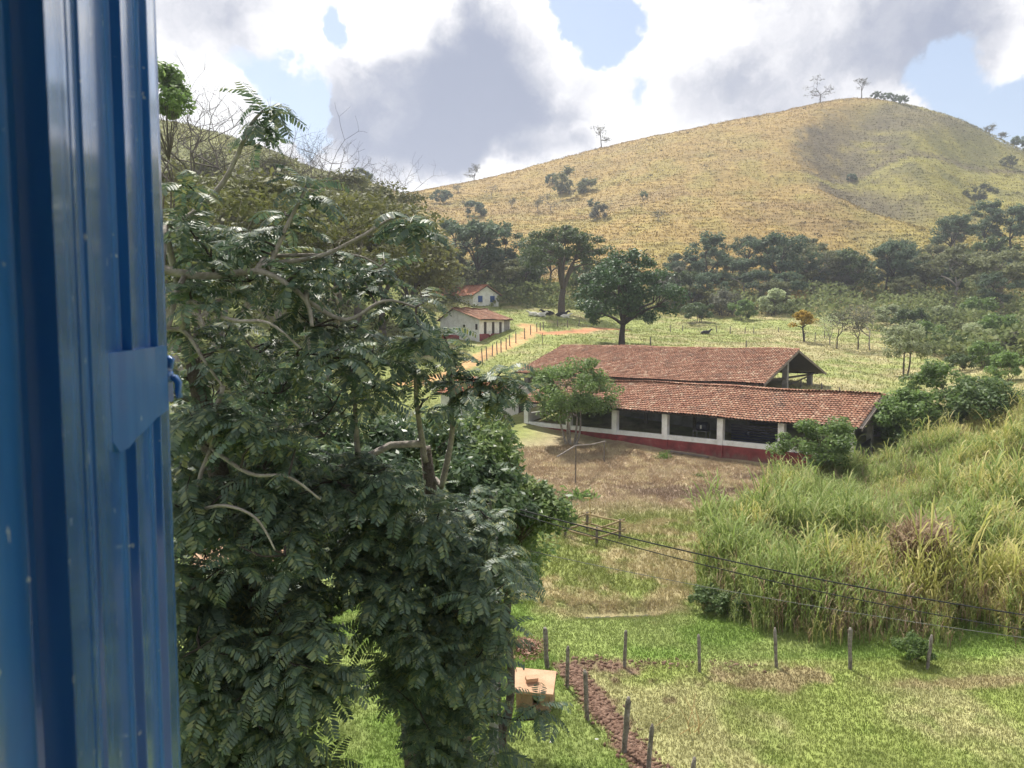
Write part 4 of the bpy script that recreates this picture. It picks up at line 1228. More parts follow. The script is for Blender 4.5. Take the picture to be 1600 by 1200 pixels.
def build_cane():
    protos = [cane_plant(500 + i, 1.0, 9 + i % 4) for i in range(10)]
    def put(name, P, H, mat, lab):
        Vs = []; Fs = []; off = 0
        for i in range(len(P)):
            V, F = protos[rng.integers(0, len(protos))]
            a = rng.uniform(0, 6.28); c, s = math.cos(a), math.sin(a)
            h = H[i]; w = h * rng.uniform(.8, 1.25)
            v = np.empty_like(V)
            v[:, 0] = (V[:, 0] * c - V[:, 1] * s) * w; v[:, 1] = (V[:, 0] * s + V[:, 1] * c) * w; v[:, 2] = V[:, 2] * h
            Vs.append(v + P[i]); Fs.append(F + off); off += len(V)
        me = mesh_np(name, np.concatenate(Vs), np.concatenate(Fs))
        tag(link(name, me, mat), lab, 'cane grass', kind='stuff')
    def region(n):
        Y = np.sqrt(rng.uniform(22.6 ** 2, 56 ** 2, n)); px = rng.uniform(1085, 1760, n)
        front = np.interp(px, [1085, 1110, 1180, 1260, 1400, 1760], [27.5, 26.0, 24.2, 23.3, 22.9, 22.7]) 
        left = np.interp(Y, [24, 30, 36, 42, 46, 56], [1090, 1100, 1120, 1170, 1235, 1420])
        x = (px - 800) / FPX * Y
        k = (Y > front + (fbm(x * .8, Y * .8, 5, 2) - .4) * 1.5) & (px > left + (fbm(Y * .5, x * .5, 8, 2) - .5) * 60)
        x, Y, px = x[k], Y[k], px[k]
        t = (x - BARN0.x) * TD.x + (Y - BARN0.y) * TD.y; s = (x - BARN0.x) * SD.x + (Y - BARN0.y) * SD.y
        k = ((t < -2.2) | (s > 31)) & (fbm(x * .55, Y * .55, 19, 3) + .12 * rng.random(len(x)) > .40)
        return x[k], Y[k], px[k]
    def heights(x, Y, px):
        dens = fbm(x * .33, Y * .33, 15, 3)
        H = (1.7 + 1.9 * sstep(.3, .7, dens)) * sstep(-.4, 2.5, Y - np.interp(px, [1085, 1110, 1180, 1260, 1400, 1760], [27.5, 26.0, 24.2, 23.3, 22.9, 22.7])) ** .6
        H = H + .9 * np.exp(-((px - 1150) / 50) ** 2) * sstep(26, 28, Y) * sstep(34, 31, Y)
        H = H * np.interp(Y, [30, 36, 48], [.78, .70, .60]) * (1 + .45 * (rng.random(len(x)) > .93))
        return np.maximum(H, .35) * rng.uniform(.5, 1.1, len(x)), dens
    x, Y, px = region(38000)
    H, dens = heights(x, Y, px)
    patch = fbm(x * .4, Y * .4, 25, 3) + (px - 1300) / 2200 + rng.normal(0, .09, len(x))
    front = Y - np.interp(px, [1085, 1110, 1180, 1260, 1400, 1760], [27.5, 26.0, 24.2, 23.3, 22.9, 22.7])
    dead = (rng.random(len(x)) < .17 + .45 * sstep(2.4, .2, front) * (px > 1230)) | (((px - 1452) / 34) ** 2 + ((Y - 27.2) / 1.3) ** 2 < 1)
    g = ~dead & (patch < .59); yl = ~dead & (patch >= .59)
    P = np.stack([x, Y, height(x, Y)], -1)
    print('cane plants', len(P))
    put('green_cane_grass', P[g], H[g], M['cane_g'], 'tall fresh green cane grass on the bank right of the field')
    put('yellow_cane_grass', P[yl], H[yl], M['cane_y'], 'tall yellowing cane grass higher on the bank')
    H2 = np.where(((px - 1452) / 34) ** 2 + ((Y - 27.2) / 1.3) ** 2 < 1, 2.9, np.minimum(H, 1.8))
    put('dead_cane_grass', P[dead], H2[dead], M['cane_d'], 'dead brown cane stems at the foot of the grassy bank')
    # broad low green plants at the foot
M['cane_g'] = mat_leaf('cane_green', [(.12, .18, .035), (.25, .34, .08), (.38, .46, .15), (.52, .50, .22)], .55, .3, .45, big=.5)
M['cane_y'] = mat_leaf('cane_yellow', [(.22, .25, .05), (.40, .42, .11), (.56, .51, .20), (.66, .58, .30)], .6, .3, .45, big=.5)
M['cane_d'] = mat_leaf('cane_dead', [(.10, .07, .045), (.22, .15, .09), (.40, .32, .2)], .7, .2, .25, big=1.0)
build_cane()

# ================================================================== trees and shrubs, middle distance
def build_mid_trees():
    # dark round tree behind the shed
    g = G(972, 540, 85)
    h = 147 / FPX * g.y
    t = tree_mesh(21, h, h * .22, h * .49, h * .42, 85, 15000, .42, h * .115, .7, .42, cz=h * .56)
    place_tree('round_tree', t, (M['bark_dark'], M['leaf_dark']), g, 'dark green round-crowned tree standing right behind the shed ridge', rz=0)
    # tall spreading tree on the rise
    g = G(878, 494, 120); h = 135 / FPX * g.y
    t = tree_mesh(22, h, h * .30, h * .50, h * .30, 60, 11000, .48, h * .11, .5, .62, cz=h * .72, low=.25)
    place_tree('spreading_tree', t, (M['bark'], M['leaf_mid']), g, 'tall spreading tree with forked trunk above the resting cattle', rz=.5)
    # shrub tree in front of barn
    g = G(893, 694); h = 136 / FPX * g.y
    t = tree_mesh(23, h, h * .32, h * .50, h * .37, 80, 18000, .20, h * .13, .6, .2, stems=5, cz=h * .62)
    place_tree('multistem_tree', t, (M['bark_pale'], M['leaf_light']), g, 'feathery green multi-stemmed tree growing against the barn front', rz=1)
    g = G(1278, 745, 30); g = on_ground(at(1278, 700, 47).x, 47); h = 4.6
    t = tree_mesh(24, h, 1.2, 2.2, 1.7, 40, 6500, .2, .7, .6, .12, stems=3, cz=2.8)
    place_tree('young_tree', t, (M['bark'], M['leaf_light']), g, 'young bright green tree covering the right end of barn roof', rz=2)
    # shrubs right of the barn
    for i, (px, Y, h, rx, lab, mt) in enumerate([
            (1425, 53, 4.6, 2.4, 'leafy green shrub touching the right gable of the barn', 'leaf_light'),
            (1490, 56, 5.2, 3.0, 'big leafy green shrub right of the barn gable', 'leaf_light'),
            (1540, 52, 3.6, 2.4, 'darker green shrub between big shrub and yellow cane', 'leaf_mid'),
            (1395, 58, 3.4, 1.6, 'small shrub behind the barn gable corner', 'leaf_mid')]):
        g = on_ground((px - 800) / FPX * Y, Y)
        t = tree_mesh(40 + i, h, .6, rx, h * .48, 45, 7000, .26, .75, .7, .1, stems=4, cz=h * .52)
        place_tree('leafy_shrub', t, (M['bark'], M[mt]), g, lab, 'shrub')
    # pasture trees
    g = G(1257, 534, 85); h = 47 / FPX * g.y
    t = tree_mesh(51, h, h * .45, h * .38, h * .26, 22, 2500, .3, h * .14, .6, .15, lean=(-.4, 0))
    place_tree('yellow_flowering_tree', t, (M['bark_dark'], M['leaf_yellow']), g, 'small tree with yellow-orange blossom on the pasture edge', rz=0)
    g = G(1414, 587, 66); h = 82 / FPX * g.y
    t = tree_mesh(52, h, h * .42, h * .40, h * .38, 34, 5200, .26, h * .12, .9, .13, stems=2, cz=h * .62)
    place_tree('pale_tree', t, (M['bark'], M['leaf_pale']), g, 'small pale silvery-green tree on the pasture slope', rz=.3)
    for i, (px, py, hp, lab) in enumerate([(1307, 545, 60, 'thin bare tree leaning over the pasture right of yellow tree'), (1340, 546, 62, 'bushy half-bare tree on the pasture edge'),
                                           (1360, 548, 74, 'tall thin pale-stemmed bare tree on the pasture edge'), (1297, 540, 45, 'small whitish sapling beside the yellow flowering tree')]):
        g = G(px, py, 80); h = hp / FPX * g.y
        bm_, tips = bare_mesh(60 + i, h, .55, 5, .12, .34)
        P = np.repeat(tips, 8, 0) + rng.normal(0, .35, (len(tips) * 8, 3))
        V, F = leaf_quads(P, .24, .6)
        cm = mesh_np('crown', V, F)
        place_tree('thin_tree', (bm_, cm), (M['bark_pale'] if i > 1 else M['bark'], M['leaf_grey'] if i != 3 else M['leaf_pale']), g, lab)
build_mid_trees()

def build_slope_shrubs():
    pr = [(tree_mesh(230 + i, 3.2, .5, 2.0, 1.5, 26, 2600, .3, .6, .75, .09, stems=3, cz=1.6), (M['bark'], M[('leaf_light', 'leaf_mid', 'leaf_pale', 'leaf_grey')[i]])) for i in range(4)]
    S = [(1445, 540, 0, 1.1, 'light green shrub right of the pale tree'), (1480, 552, 1, 1.2, 'mid green shrub in the hollow right of the pale tree'), (1520, 545, 2, 1.2, 'silvery shrub on the right slope'), (1560, 540, 0, 1.4, 'large light green shrub near the right edge of slope'),
         (1590, 560, 3, 1.3, 'grey shrub cut by the picture edge'), (1540, 575, 0, 1.2, 'light green shrub just above the leafy shrubs by barn'), (1500, 580, 1, .9, 'small mid green shrub above the barn gable shrubs'), (1575, 595, 0, 1.1, 'light shrub above the yellow cane'),
         (1470, 515, 2, 1.1, 'silvery shrub higher on the right slope'), (1530, 510, 0, 1.3, 'light green shrub under the brown spreading tree'), (1420, 515, 1, 1.1, 'green shrub behind the pale tree'), (1390, 510, 2, 1.0, 'pale shrub behind the thin bare trees'),
         (1210, 492, 2, 1.2, 'whitish shrub at the wood edge left of the yellow tree'), (1130, 494, 3, 1.2, 'grey shrub at the wood edge above the far fence'), (1160, 500, 0, .9, 'small light shrub at the wood edge above the far fence'), (1090, 503, 1, 1.0, 'low green shrub on the far bank near round tree')]
    for px, py, k, sc, lab in S:
        g = G(px, py, 70)
        place_tree('slope_shrub', pr[k][0], pr[k][1], g, lab, 'shrub', 'shrubs on the slope and wood edge', sc=sc * max(.8, g.y / 110))
    for px, py, k, sc, lab in ((1108, 955, 1, .32, 'dark green bush at the left foot of the cane bank'), (1140, 962, 1, .3, 'green bush beside the lawn at the foot of cane'), (1425, 1035, 0, .26, 'small light green bush by the fence in front of cane')):
        g = G(px, py)
        place_tree('foot_bush', pr[k][0], pr[k][1], g, lab, 'bush', 'bushes at the foot of the cane', sc=sc)
build_slope_shrubs()

def build_woods():
    kinds = []
    spec = [  # H, rx, rz, flat, material
        (11, 4.6, 3.8, .7, 'leaf_wood', 'bark_dark'), (13, 4.4, 4.6, .75, 'leaf_wood', 'bark_dark'), (9, 5.0, 3.0, .5, 'leaf_wood', 'bark_pale'),
        (8, 4.2, 3.0, .7, 'leaf_wood2', 'bark'), (10, 5.4, 3.2, .45, 'leaf_wood2', 'bark_pale'), (7, 3.6, 2.7, .7, 'leaf_grey', 'bark_pale'),
        (9, 4.0, 3.6, .8, 'leaf_mid', 'bark'), (6, 3.8, 2.5, .7, 'leaf_olive', 'bark')]
    for i, (H, rx, rz, fl, m1, m2) in enumerate(spec):
        t = tree_mesh(80 + i, H, H * .33, rx, rz, 34, 3400, .52, rx * .27, fl, .25, cz=H - rz)
        kinds.append((t, (M[m2], M[m1])))
    random.seed(31)
    # individual trees that can be told apart: (px, base py, kind, scale, dist guess, label)
    L = [
        (1105, 462, 1, 1.25, 185, 'tall dark layered tree at the wood edge right of the round tree'),
        (1213, 478, 0, 1.45, 180, 'dense blue-green tree in the middle of the wood'),
        (1270, 470, 4, 1.3, 190, 'broad greyish tree above the yellow flowering tree'),
        (1392, 482, 0, 1.3, 185, 'dark round tree at the right end of the near wood'),
        (1160, 480, 2, 1.1, 185, 'pale-trunked spreading tree left of the dense blue-green tree'),
        (1330, 475, 6, 1.25, 188, 'mid green tree between the broad grey tree and dark tree'),
        (1240, 440, 4, 1.2, 205, 'flat-topped grey tree highest in the wood against golden grass'),
        (1440, 470, 3, 1.2, 190, 'olive tree where the wood meets the spur'),
        (1490, 478, 4, 1.5, 175, 'wide brownish flat-topped tree left of the picture edge'),
        (1560, 490, 4, 1.3, 165, 'brown-grey spreading tree at the right edge of wood'),
        (1480, 420, 0, 1.3, 220, 'dark tree in the gully wood left end'),
        (1530, 410, 1, 1.2, 225, 'tall dark tree in the gully wood'),
        (1570, 400, 0, 1.4, 222, 'large dark tree in the gully wood near the edge'),
        (1600, 415, 1, 1.2, 215, 'dark tree cut off by the picture edge in the gully wood'),
        (1545, 445, 6, 1.2, 200, 'green tree below the gully wood'),
        (1455, 440, 3, 1.0, 210, 'small olive tree at the tip of the golden spur'),
        (745, 470, 0, 1.4, 160, 'dark tree directly behind the gabled house'),
        (705, 455, 1, 1.2, 170, 'tall dark tree behind the left end of gabled house'),
        (785, 470, 1, 1.05, 165, 'dark tree between the gabled house and spreading tree'),
        (820, 478, 6, 1.0, 160, 'green tree left of the spreading tree trunk'),
        (668, 440, 3, 1.3, 150, 'olive tree above the frond branch left of the houses'),
        (1055, 478, 5, 1.2, 175, 'grey bushy tree right beside the round dark tree'),
        (935, 478, 5, 1.1, 160, 'grey leafy tree right of the spreading trunk'),
        (1080, 490, 7, 1.0, 165, 'low olive tree in front of the tall layered tree'),
    ]
    for px, py, k, sc, D, lab in L:
        Y = D; x = (px - 800) / FPX * Y
        g = on_ground(x, Y)
        place_tree('wood_tree', kinds[k][0], kinds[k][1], g, lab, group='trees of the wood at the hill foot', sc=sc * random.uniform(.93, 1.07))
    # further trees standing in the wood, alike
    n = 0; seen = {}
    for _ in range(900):
        if n >= 66: break
        u = random.random()
        if u < .62: px = random.uniform(1030, 1480); Y = random.uniform(165, 212) + max(0, (px - 1300)) * .05
        elif u < .80: px = random.uniform(1480, 1640); Y = random.uniform(150, 240)
        else: px = random.uniform(690, 1000); Y = random.uniform(158, 190)
        x = (px - 800) / FPX * Y; g = on_ground(x, Y)
        k = random.choice((0, 0, 1, 2, 2, 3, 4, 5, 6, 7, 3))
        q = min(L, key=lambda a: abs(a[0] - px) * .15 + abs(a[4] - Y))
        rel = 'just left of' if px < q[0] - 12 else ('just right of' if px > q[0] + 12 else ('behind' if Y > q[4] else 'in front of'))
        where = '%s the %s' % (rel, ' '.join(q[5].split()[:4]))
        key = (k, where); seen[key] = seen.get(key, 0) + 1
        if seen[key] > 1: continue
        place_tree('wood_tree', kinds[k][0], kinds[k][1], g, '%s wood tree %s' % (('dark green', 'tall dark green', 'pale-trunked', 'olive', 'flat-topped grey-green', 'grey', 'mid green', 'low olive')[k], where),
                   group='trees of the wood at the hill foot', sc=random.uniform(.6, 1.0))
        n += 1
    # undergrowth as one mass
    m = 46000
    px = rng.uniform(1000, 1700, m); Y = rng.uniform(138, 232, m)
    low = np.interp(px, [1000, 1150, 1300, 1400, 1500, 1700], [168, 165, 152, 135, 105, 85]); hi = np.interp(px, [1000, 1150, 1300, 1400, 1500, 1700], [190, 205, 212, 215, 240, 240])
    m2 = 16000
    px = np.concatenate([px, rng.uniform(640, 1000, m2)]); Y = np.concatenate([Y, rng.uniform(150, 188, m2)])
    low = np.concatenate([low, np.full(m2, 150)]); hi = np.concatenate([hi, np.full(m2, 190)])
    m3 = 24000
    qx = rng.uniform(1380, 1750, m3); px = np.concatenate([px, qx]); Y = np.concatenate([Y, rng.uniform(84, 150, m3)])
    low = np.concatenate([low, np.interp(qx, [1380, 1450, 1550, 1750], [122, 105, 88, 84])]); hi = np.concatenate([hi, np.full(m3, 150)])
    x = (px - 800) / FPX * Y
    d = fbm(x * .12, Y * .12, 91, 3)
    k = (Y > low) & (Y < hi) & (d > .40)
    x, Y, d = x[k], Y[k], d[k]
    hh = sstep(.40, .66, d) * 4.2 * rng.random(len(x)) ** .6
    P = np.stack([x, Y, height(x, Y) + hh + .1], -1)
    V, F = leaf_quads(P, .75, .6, .3)
    o = link('woodland_undergrowth', mesh_np('woodland_undergrowth', V, F), M['leaf_under']); tag(o, 'low scrub and bushes filling the foot of the wood', 'scrub', kind='stuff')
M['leaf_under'] = mat_leaf('leaf_under', [(.09, .125, .05), (.19, .23, .085), (.30, .32, .145)], .7, .2, .4, big=.12)
build_woods()

# hill bushes and hilltop trees
def build_hill_plants():
    bush = [tree_mesh(120 + i, 4, .4, 2.6, 1.8, 22, 1500, .5, .8, .8, .1, stems=3, cz=1.9) for i in range(3)]
    B = [(688, 318, 1.1, 'leaf_wood', 'small round bush left end of the golden hill, low in the saddle'), (742, 338, 1.25, 'leaf_wood', 'dark bush on the lower left of the golden hill'),
         (892, 303, 1.9, 'leaf_wood2', 'largest grey-green bush on the golden hill'), (862, 288, .8, 'leaf_wood', 'small bush touching the largest hill bush'),
         (937, 342, 1.1, 'leaf_grey', 'greyish bush on the hill under a dark one'), (926, 322, .55, 'leaf_dark', 'tiny dark bush above the greyish bush'), (1005, 309, .5, 'leaf_mid', 'lone small green bush right of the big one'),
         (565, 290, 1.3, 'leaf_wood', 'bluish bush on the left hill crest'), (1527, 318, 1.5, 'leaf_wood2', 'dark bush on the right slope under the track'),
         (1578, 262, .9, 'leaf_wood2', 'bush beside the track at the right'), (1330, 283, .6, 'leaf_wood', 'small bush in the gully of the hill')]
    mats = {}
    for i, (px, py, sc, mt, lab) in enumerate(B):
        t = bush[i % 3]
        key = (i % 3, mt)
        if key not in mats:
            c = t[1].copy(); c.materials.clear(); c.materials.append(M[mt]); mats[key] = (t[0], c)
        g = G(px, py, 165)
        place_tree('hill_bush', mats[key], (M['bark'], M[mt]), g, lab, 'bush', 'bushes on the golden hill', sc=1.45 * sc * g.y / 330)
    T = [(937, 30, 'bare flat-topped tree alone on the hill skyline', .75, 0), (1270, 32, 'leaning sparse tree on the skyline left of the summit', .6, 0), (1333, 28, 'thin leafless tree at the hill summit', .5, 0),
         (742, 22, 'low bare tree where the skyline dips left', .75, 0), (1530, 14, 'small tree on the descending right skyline', .7, 0), (1548, 12, 'tiny tree on the descending right skyline', .7, 0)]
    for i, (px, hp, lab, sp, _) in enumerate(T):
        c = crest(px); h = hp / FPX * c.y
        bm_, tips = bare_mesh(140 + i, h * 1.15, sp, 5, .34, .34, up=.25)
        P = np.repeat(tips, 6, 0) + rng.normal(0, .5, (len(tips) * 6, 3)) * np.array([1, 1, .5]); V, F = leaf_quads(P, .5, .6)
        place_tree('skyline_tree', (bm_, mesh_np('crown', V, F)), (M['bark'], M['leaf_grey']), c, lab)
    for i, px in enumerate((1355, 1368, 1382, 1395)):
        c = crest(px)
        k = (0, 'leaf_mid')
        if k not in mats:
            cc = bush[0][1].copy(); cc.materials.clear(); cc.materials.append(M['leaf_mid']); mats[k] = (bush[0][0], cc)
        place_tree('summit_bush', mats[k], (M['bark'], M['leaf_mid']), c + Vector((0, -2, -.8)), 'green bush in the summit clump, %s from the bare summit tree' % ORD[i], 'bush', 'clump of bushes on the summit', sc=1.1)
    for i, (px, s_) in enumerate(((1575, 1.6), (1600, 2.0), (1625, 2.0))):
        c = crest(px)
        place_tree('summit_bush', mats[(0, 'leaf_mid')], (M['bark'], M['leaf_mid']), c, 'green bush on the right skyline, %s from the small skyline trees' % ORD[i], 'bush', 'bushes on the right skyline', sc=s_)
    for i, (px, py, hp, lab) in enumerate([(768, 312, 28, 'grey bare little tree on the left of the golden hill'), (861, 330, 36, 'tallest bare sapling on the golden hill'), (730, 335, 24, 'pale bare shrub beside the dark hill bush'),
                                           (800, 325, 18, 'faint bare shrub in the middle of the hill'), (840, 330, 20, 'bare shrub left of the tallest bare sapling'), (1028, 345, 20, 'bare sapling low in the middle of golden hill'), (716, 302, 16, 'bare sapling high at the left of the hill')]):
        g = G(px, py, 165); h = hp / FPX * g.y
        bm_, tips = bare_mesh(160 + i, h, .6, 5, .2, .3)
        P = np.repeat(tips, 4, 0) + rng.normal(0, .5, (len(tips) * 4, 3)); V, F = leaf_quads(P, .4, .6)
        place_tree('bare_sapling', (bm_, mesh_np('crown', V, F)), (M['bark_pale'], M['leaf_grey']), g, lab)
    n = 420
    px = rng.uniform(640, 1620, n); Y = rng.uniform(200, 425, n); x = (px - 800) / FPX * Y
    cl = fbm(x * .02, Y * .02, 83, 2) + rng.normal(0, .08, n); k = cl > .5; x, Y = x[k], Y[k]; n = len(x)
    P = np.repeat(np.stack([x, Y, height(x, Y)], -1), 26, 0); sz = np.repeat(rng.uniform(.4, 1.3, n), 26)[:, None]
    P = P + rng.normal(0, 1, P.shape) * sz * np.array([.9, .7, .28]) + np.array([0, 0, .3])
    V, F = leaf_quads(P, .5, .6, .3)
    tag(link('hill_tussocks', mesh_np('hill_tussocks', V, F), M['leaf_tuss']), 'small dark tussocks dotted over the golden hillside', 'tussocks', kind='stuff')
M['leaf_tuss'] = mat_leaf('leaf_tussock', [(.06, .05, .03), (.11, .095, .05), (.17, .14, .08)], .8, .1, .2)
build_hill_plants()

# left slope: olive feathery trees, bare trees on the skyline
def build_left_slope():
    fe = [tree_mesh(180 + i, 11, 4.2, 6.0, 2.6, 46, 9000, .26, 1.5, .35, .22, cz=8.2, stems=2) for i in range(2)]
    spots = [(300, 340, 58, 1.0, 'olive feathery tree nearest the shutter edge'), (400, 330, 66, 1.05, 'olive feathery tree under the top leaf sprig'), (500, 350, 72, .95, 'olive feathery tree in the middle of left slope'),
             (340, 250, 95, 1.25, 'olive feathery tree higher on the left slope'), (450, 270, 100, 1.15, 'olive feathery tree below the bare skyline trees'), (270, 250, 90, 1.2, 'olive feathery tree behind the shutter edge'),
             (300, 232, 120, 1.2, 'olive feathery tree highest on the left slope'), (385, 238, 125, 1.2, 'olive feathery tree left of the top leaf sprig stem'), (470, 262, 128, 1.1, 'olive feathery tree below the thin skyline twigs'), (540, 300, 125, 1.0, 'olive feathery tree where the left slope drops')]
    for i, (px, py, Y, sc, lab) in enumerate(spots):
        x = (px - 800) / FPX * Y; top = at(px, py - 45, Y).z
        g = on_ground(x, Y); s_ = max(.7, min(1.9, (top - g.z) / 10.8))
        place_tree('feathery_tree', fe[i % 2], (M['bark_pale'], M['leaf_olive']), g, lab, group='olive feathery trees on the left slope', sc=s_)
    dk = tree_mesh(190, 9, 3, 5.0, 2.6, 34, 5000, .4, 1.4, .45, .25)
    for i, (px, py, Y, lab) in enumerate([(560, 300, 110, 'dark flat-topped tree at the end of left slope'), (600, 330, 112, 'dark tree lower at the end of left slope'), (530, 285, 115, 'dark tree under the bare skyline trees'), (640, 370, 120, 'dark tree behind the right frond branch')]):
        x = (px - 800) / FPX * Y; g = on_ground(x, Y); top = at(px, py + 8, Y).z
        place_tree('slope_tree', dk, (M['bark'], M['leaf_olive']), g, lab, sc=max(.6, (top - g.z) / 9))
    for i, (px, top, Y, lab) in enumerate([(300, 112, 80, 'bare branching tree against the sky beside the shutter'), (345, 122, 90, 'second bare tree against the sky right of the shutter'), (490, 205, 130, 'bare tree on the left skyline right of the sprig'),
                                           (540, 232, 140, 'thin bare tree on the falling left skyline')]):
        x = (px - 800) / FPX * Y; g = on_ground(x, Y); h = at(px, top, Y).z - g.z
        bm_, tips = bare_mesh(200 + i, h * .92, .55, 7, h * .014, .36)
        place_tree('bare_tree', (bm_,), (M['bark'],), g, lab)
    # green leafy tip beside the shutter
    g = on_ground((250 - 800) / FPX * 45, 45)
    t = tree_mesh(215, at(255, 92, 45).z - g.z, 12, 1.9, 1.9, 22, 4600, .3, .75, .8, .12)
    place_tree('green_topped_tree', t, (M['bark'], M['leaf_light']), g, 'bright green tree top peeping past the shutter edge', rz=0)
    # scrub mass under them
    m = 26000
    px = rng.uniform(200, 760, m); Y = rng.uniform(60, 215, m); x = (px - 800) / FPX * Y
    d = fbm(x * .15, Y * .15, 95, 3); k = (d > .38) & (Y > np.interp(px, [200, 560, 640, 760], [58, 62, 118, 150])) ; x, Y, d = x[k], Y[k], d[k]
    P = np.stack([x, Y, height(x, Y) + sstep(.38, .62, d) * 4 * rng.random(len(x)) ** .7], -1)
    V, F = leaf_quads(P, .5, .6, .3)
    tag(link('slope_scrub', mesh_np('slope_scrub', V, F), M['leaf_olive']), 'olive brown scrub covering the left slope', 'scrub', kind='stuff')
build_left_slope()

# ================================================================== foreground trees
def frond_mesh(seed, droop, np_=13):
    """one pinnate leaf, 1 long, base at origin, growing along +X and drooping"""
    r = np.random.default_rng(seed)
    V = []; F = []
    def spine(t):
        a = droop * t
        # integrate a curve that starts level and bends downward
        k = np.linspace(0, t, 12)
        return np.array([trapz(np.cos(droop * k), k), 0, -trapz(np.sin(droop * k), k)]), np.array([math.cos(a), 0, -math.sin(a)])
    o = 0
    for i in range(5):
        p, d = spine(i / 4 * .97)
        w = .011 * (1 - .7 * i / 4)
        V += [p + np.array([0, w, 0]), p + np.array([0, -w, 0])]
        if i: F.append((2 * i - 2, 2 * i - 1, 2 * i + 1, 2 * i))
    for i in range(np_):
        t = .10 + .88 * i / (np_ - 1)
        p, d = spine(t)
        up = np.array([-d[2], 0, d[0]])
        for s in (-1, 1):
            L = .245 * (1 - .55 * abs(t - .45) ** 1.4 * 1.6) * r.uniform(.9, 1.08); w = .031 * r.uniform(.8, 1.15)
            fw = R(r.uniform(22, 34)); dn = r.uniform(.10, .38)
            ax = np.array([0, s, 0]) * math.cos(fw) + d * math.sin(fw) - up * dn
            ax /= np.linalg.norm(ax)
            wv = np.cross(ax, up); wv /= np.linalg.norm(wv)
            b = len(V)
            tip = p + ax * L - up * L * .14
            V += [p + ax * .012, p + ax * L * .30 + wv * w - up * .012, p + ax * L * .78 + wv * w * .8 - up * (.012 + L * .08), tip, p + ax * L * .32 - wv * w - up * .012, p + ax * L * .8 - wv * w * .75 - up * (.012 + L * .08)]
            F += [(b, b + 1, b + 2, b + 3), (b, b + 3, b + 5, b + 4)] if s > 0 else [(b, b + 3, b + 2, b + 1), (b, b + 4, b + 5, b + 3)]
    return np.array(V), np.array(F)

FRONDS = [frond_mesh(600 + i, d, 12) for i, d in enumerate((.6, .95, 1.25, 1.5, 1.75, 2.0))]
M['frond'] = mat_leaf('frond', [(.048, .082, .058), (.08, .128, .086), (.125, .18, .10), (.30, .30, .10)], .48, .55, .38, big=.8)
FROND_ME = []
for V, F in FRONDS:
    me = mesh_np('leaf', V, F); me.materials.append(M['frond']); FROND_ME.append(me)

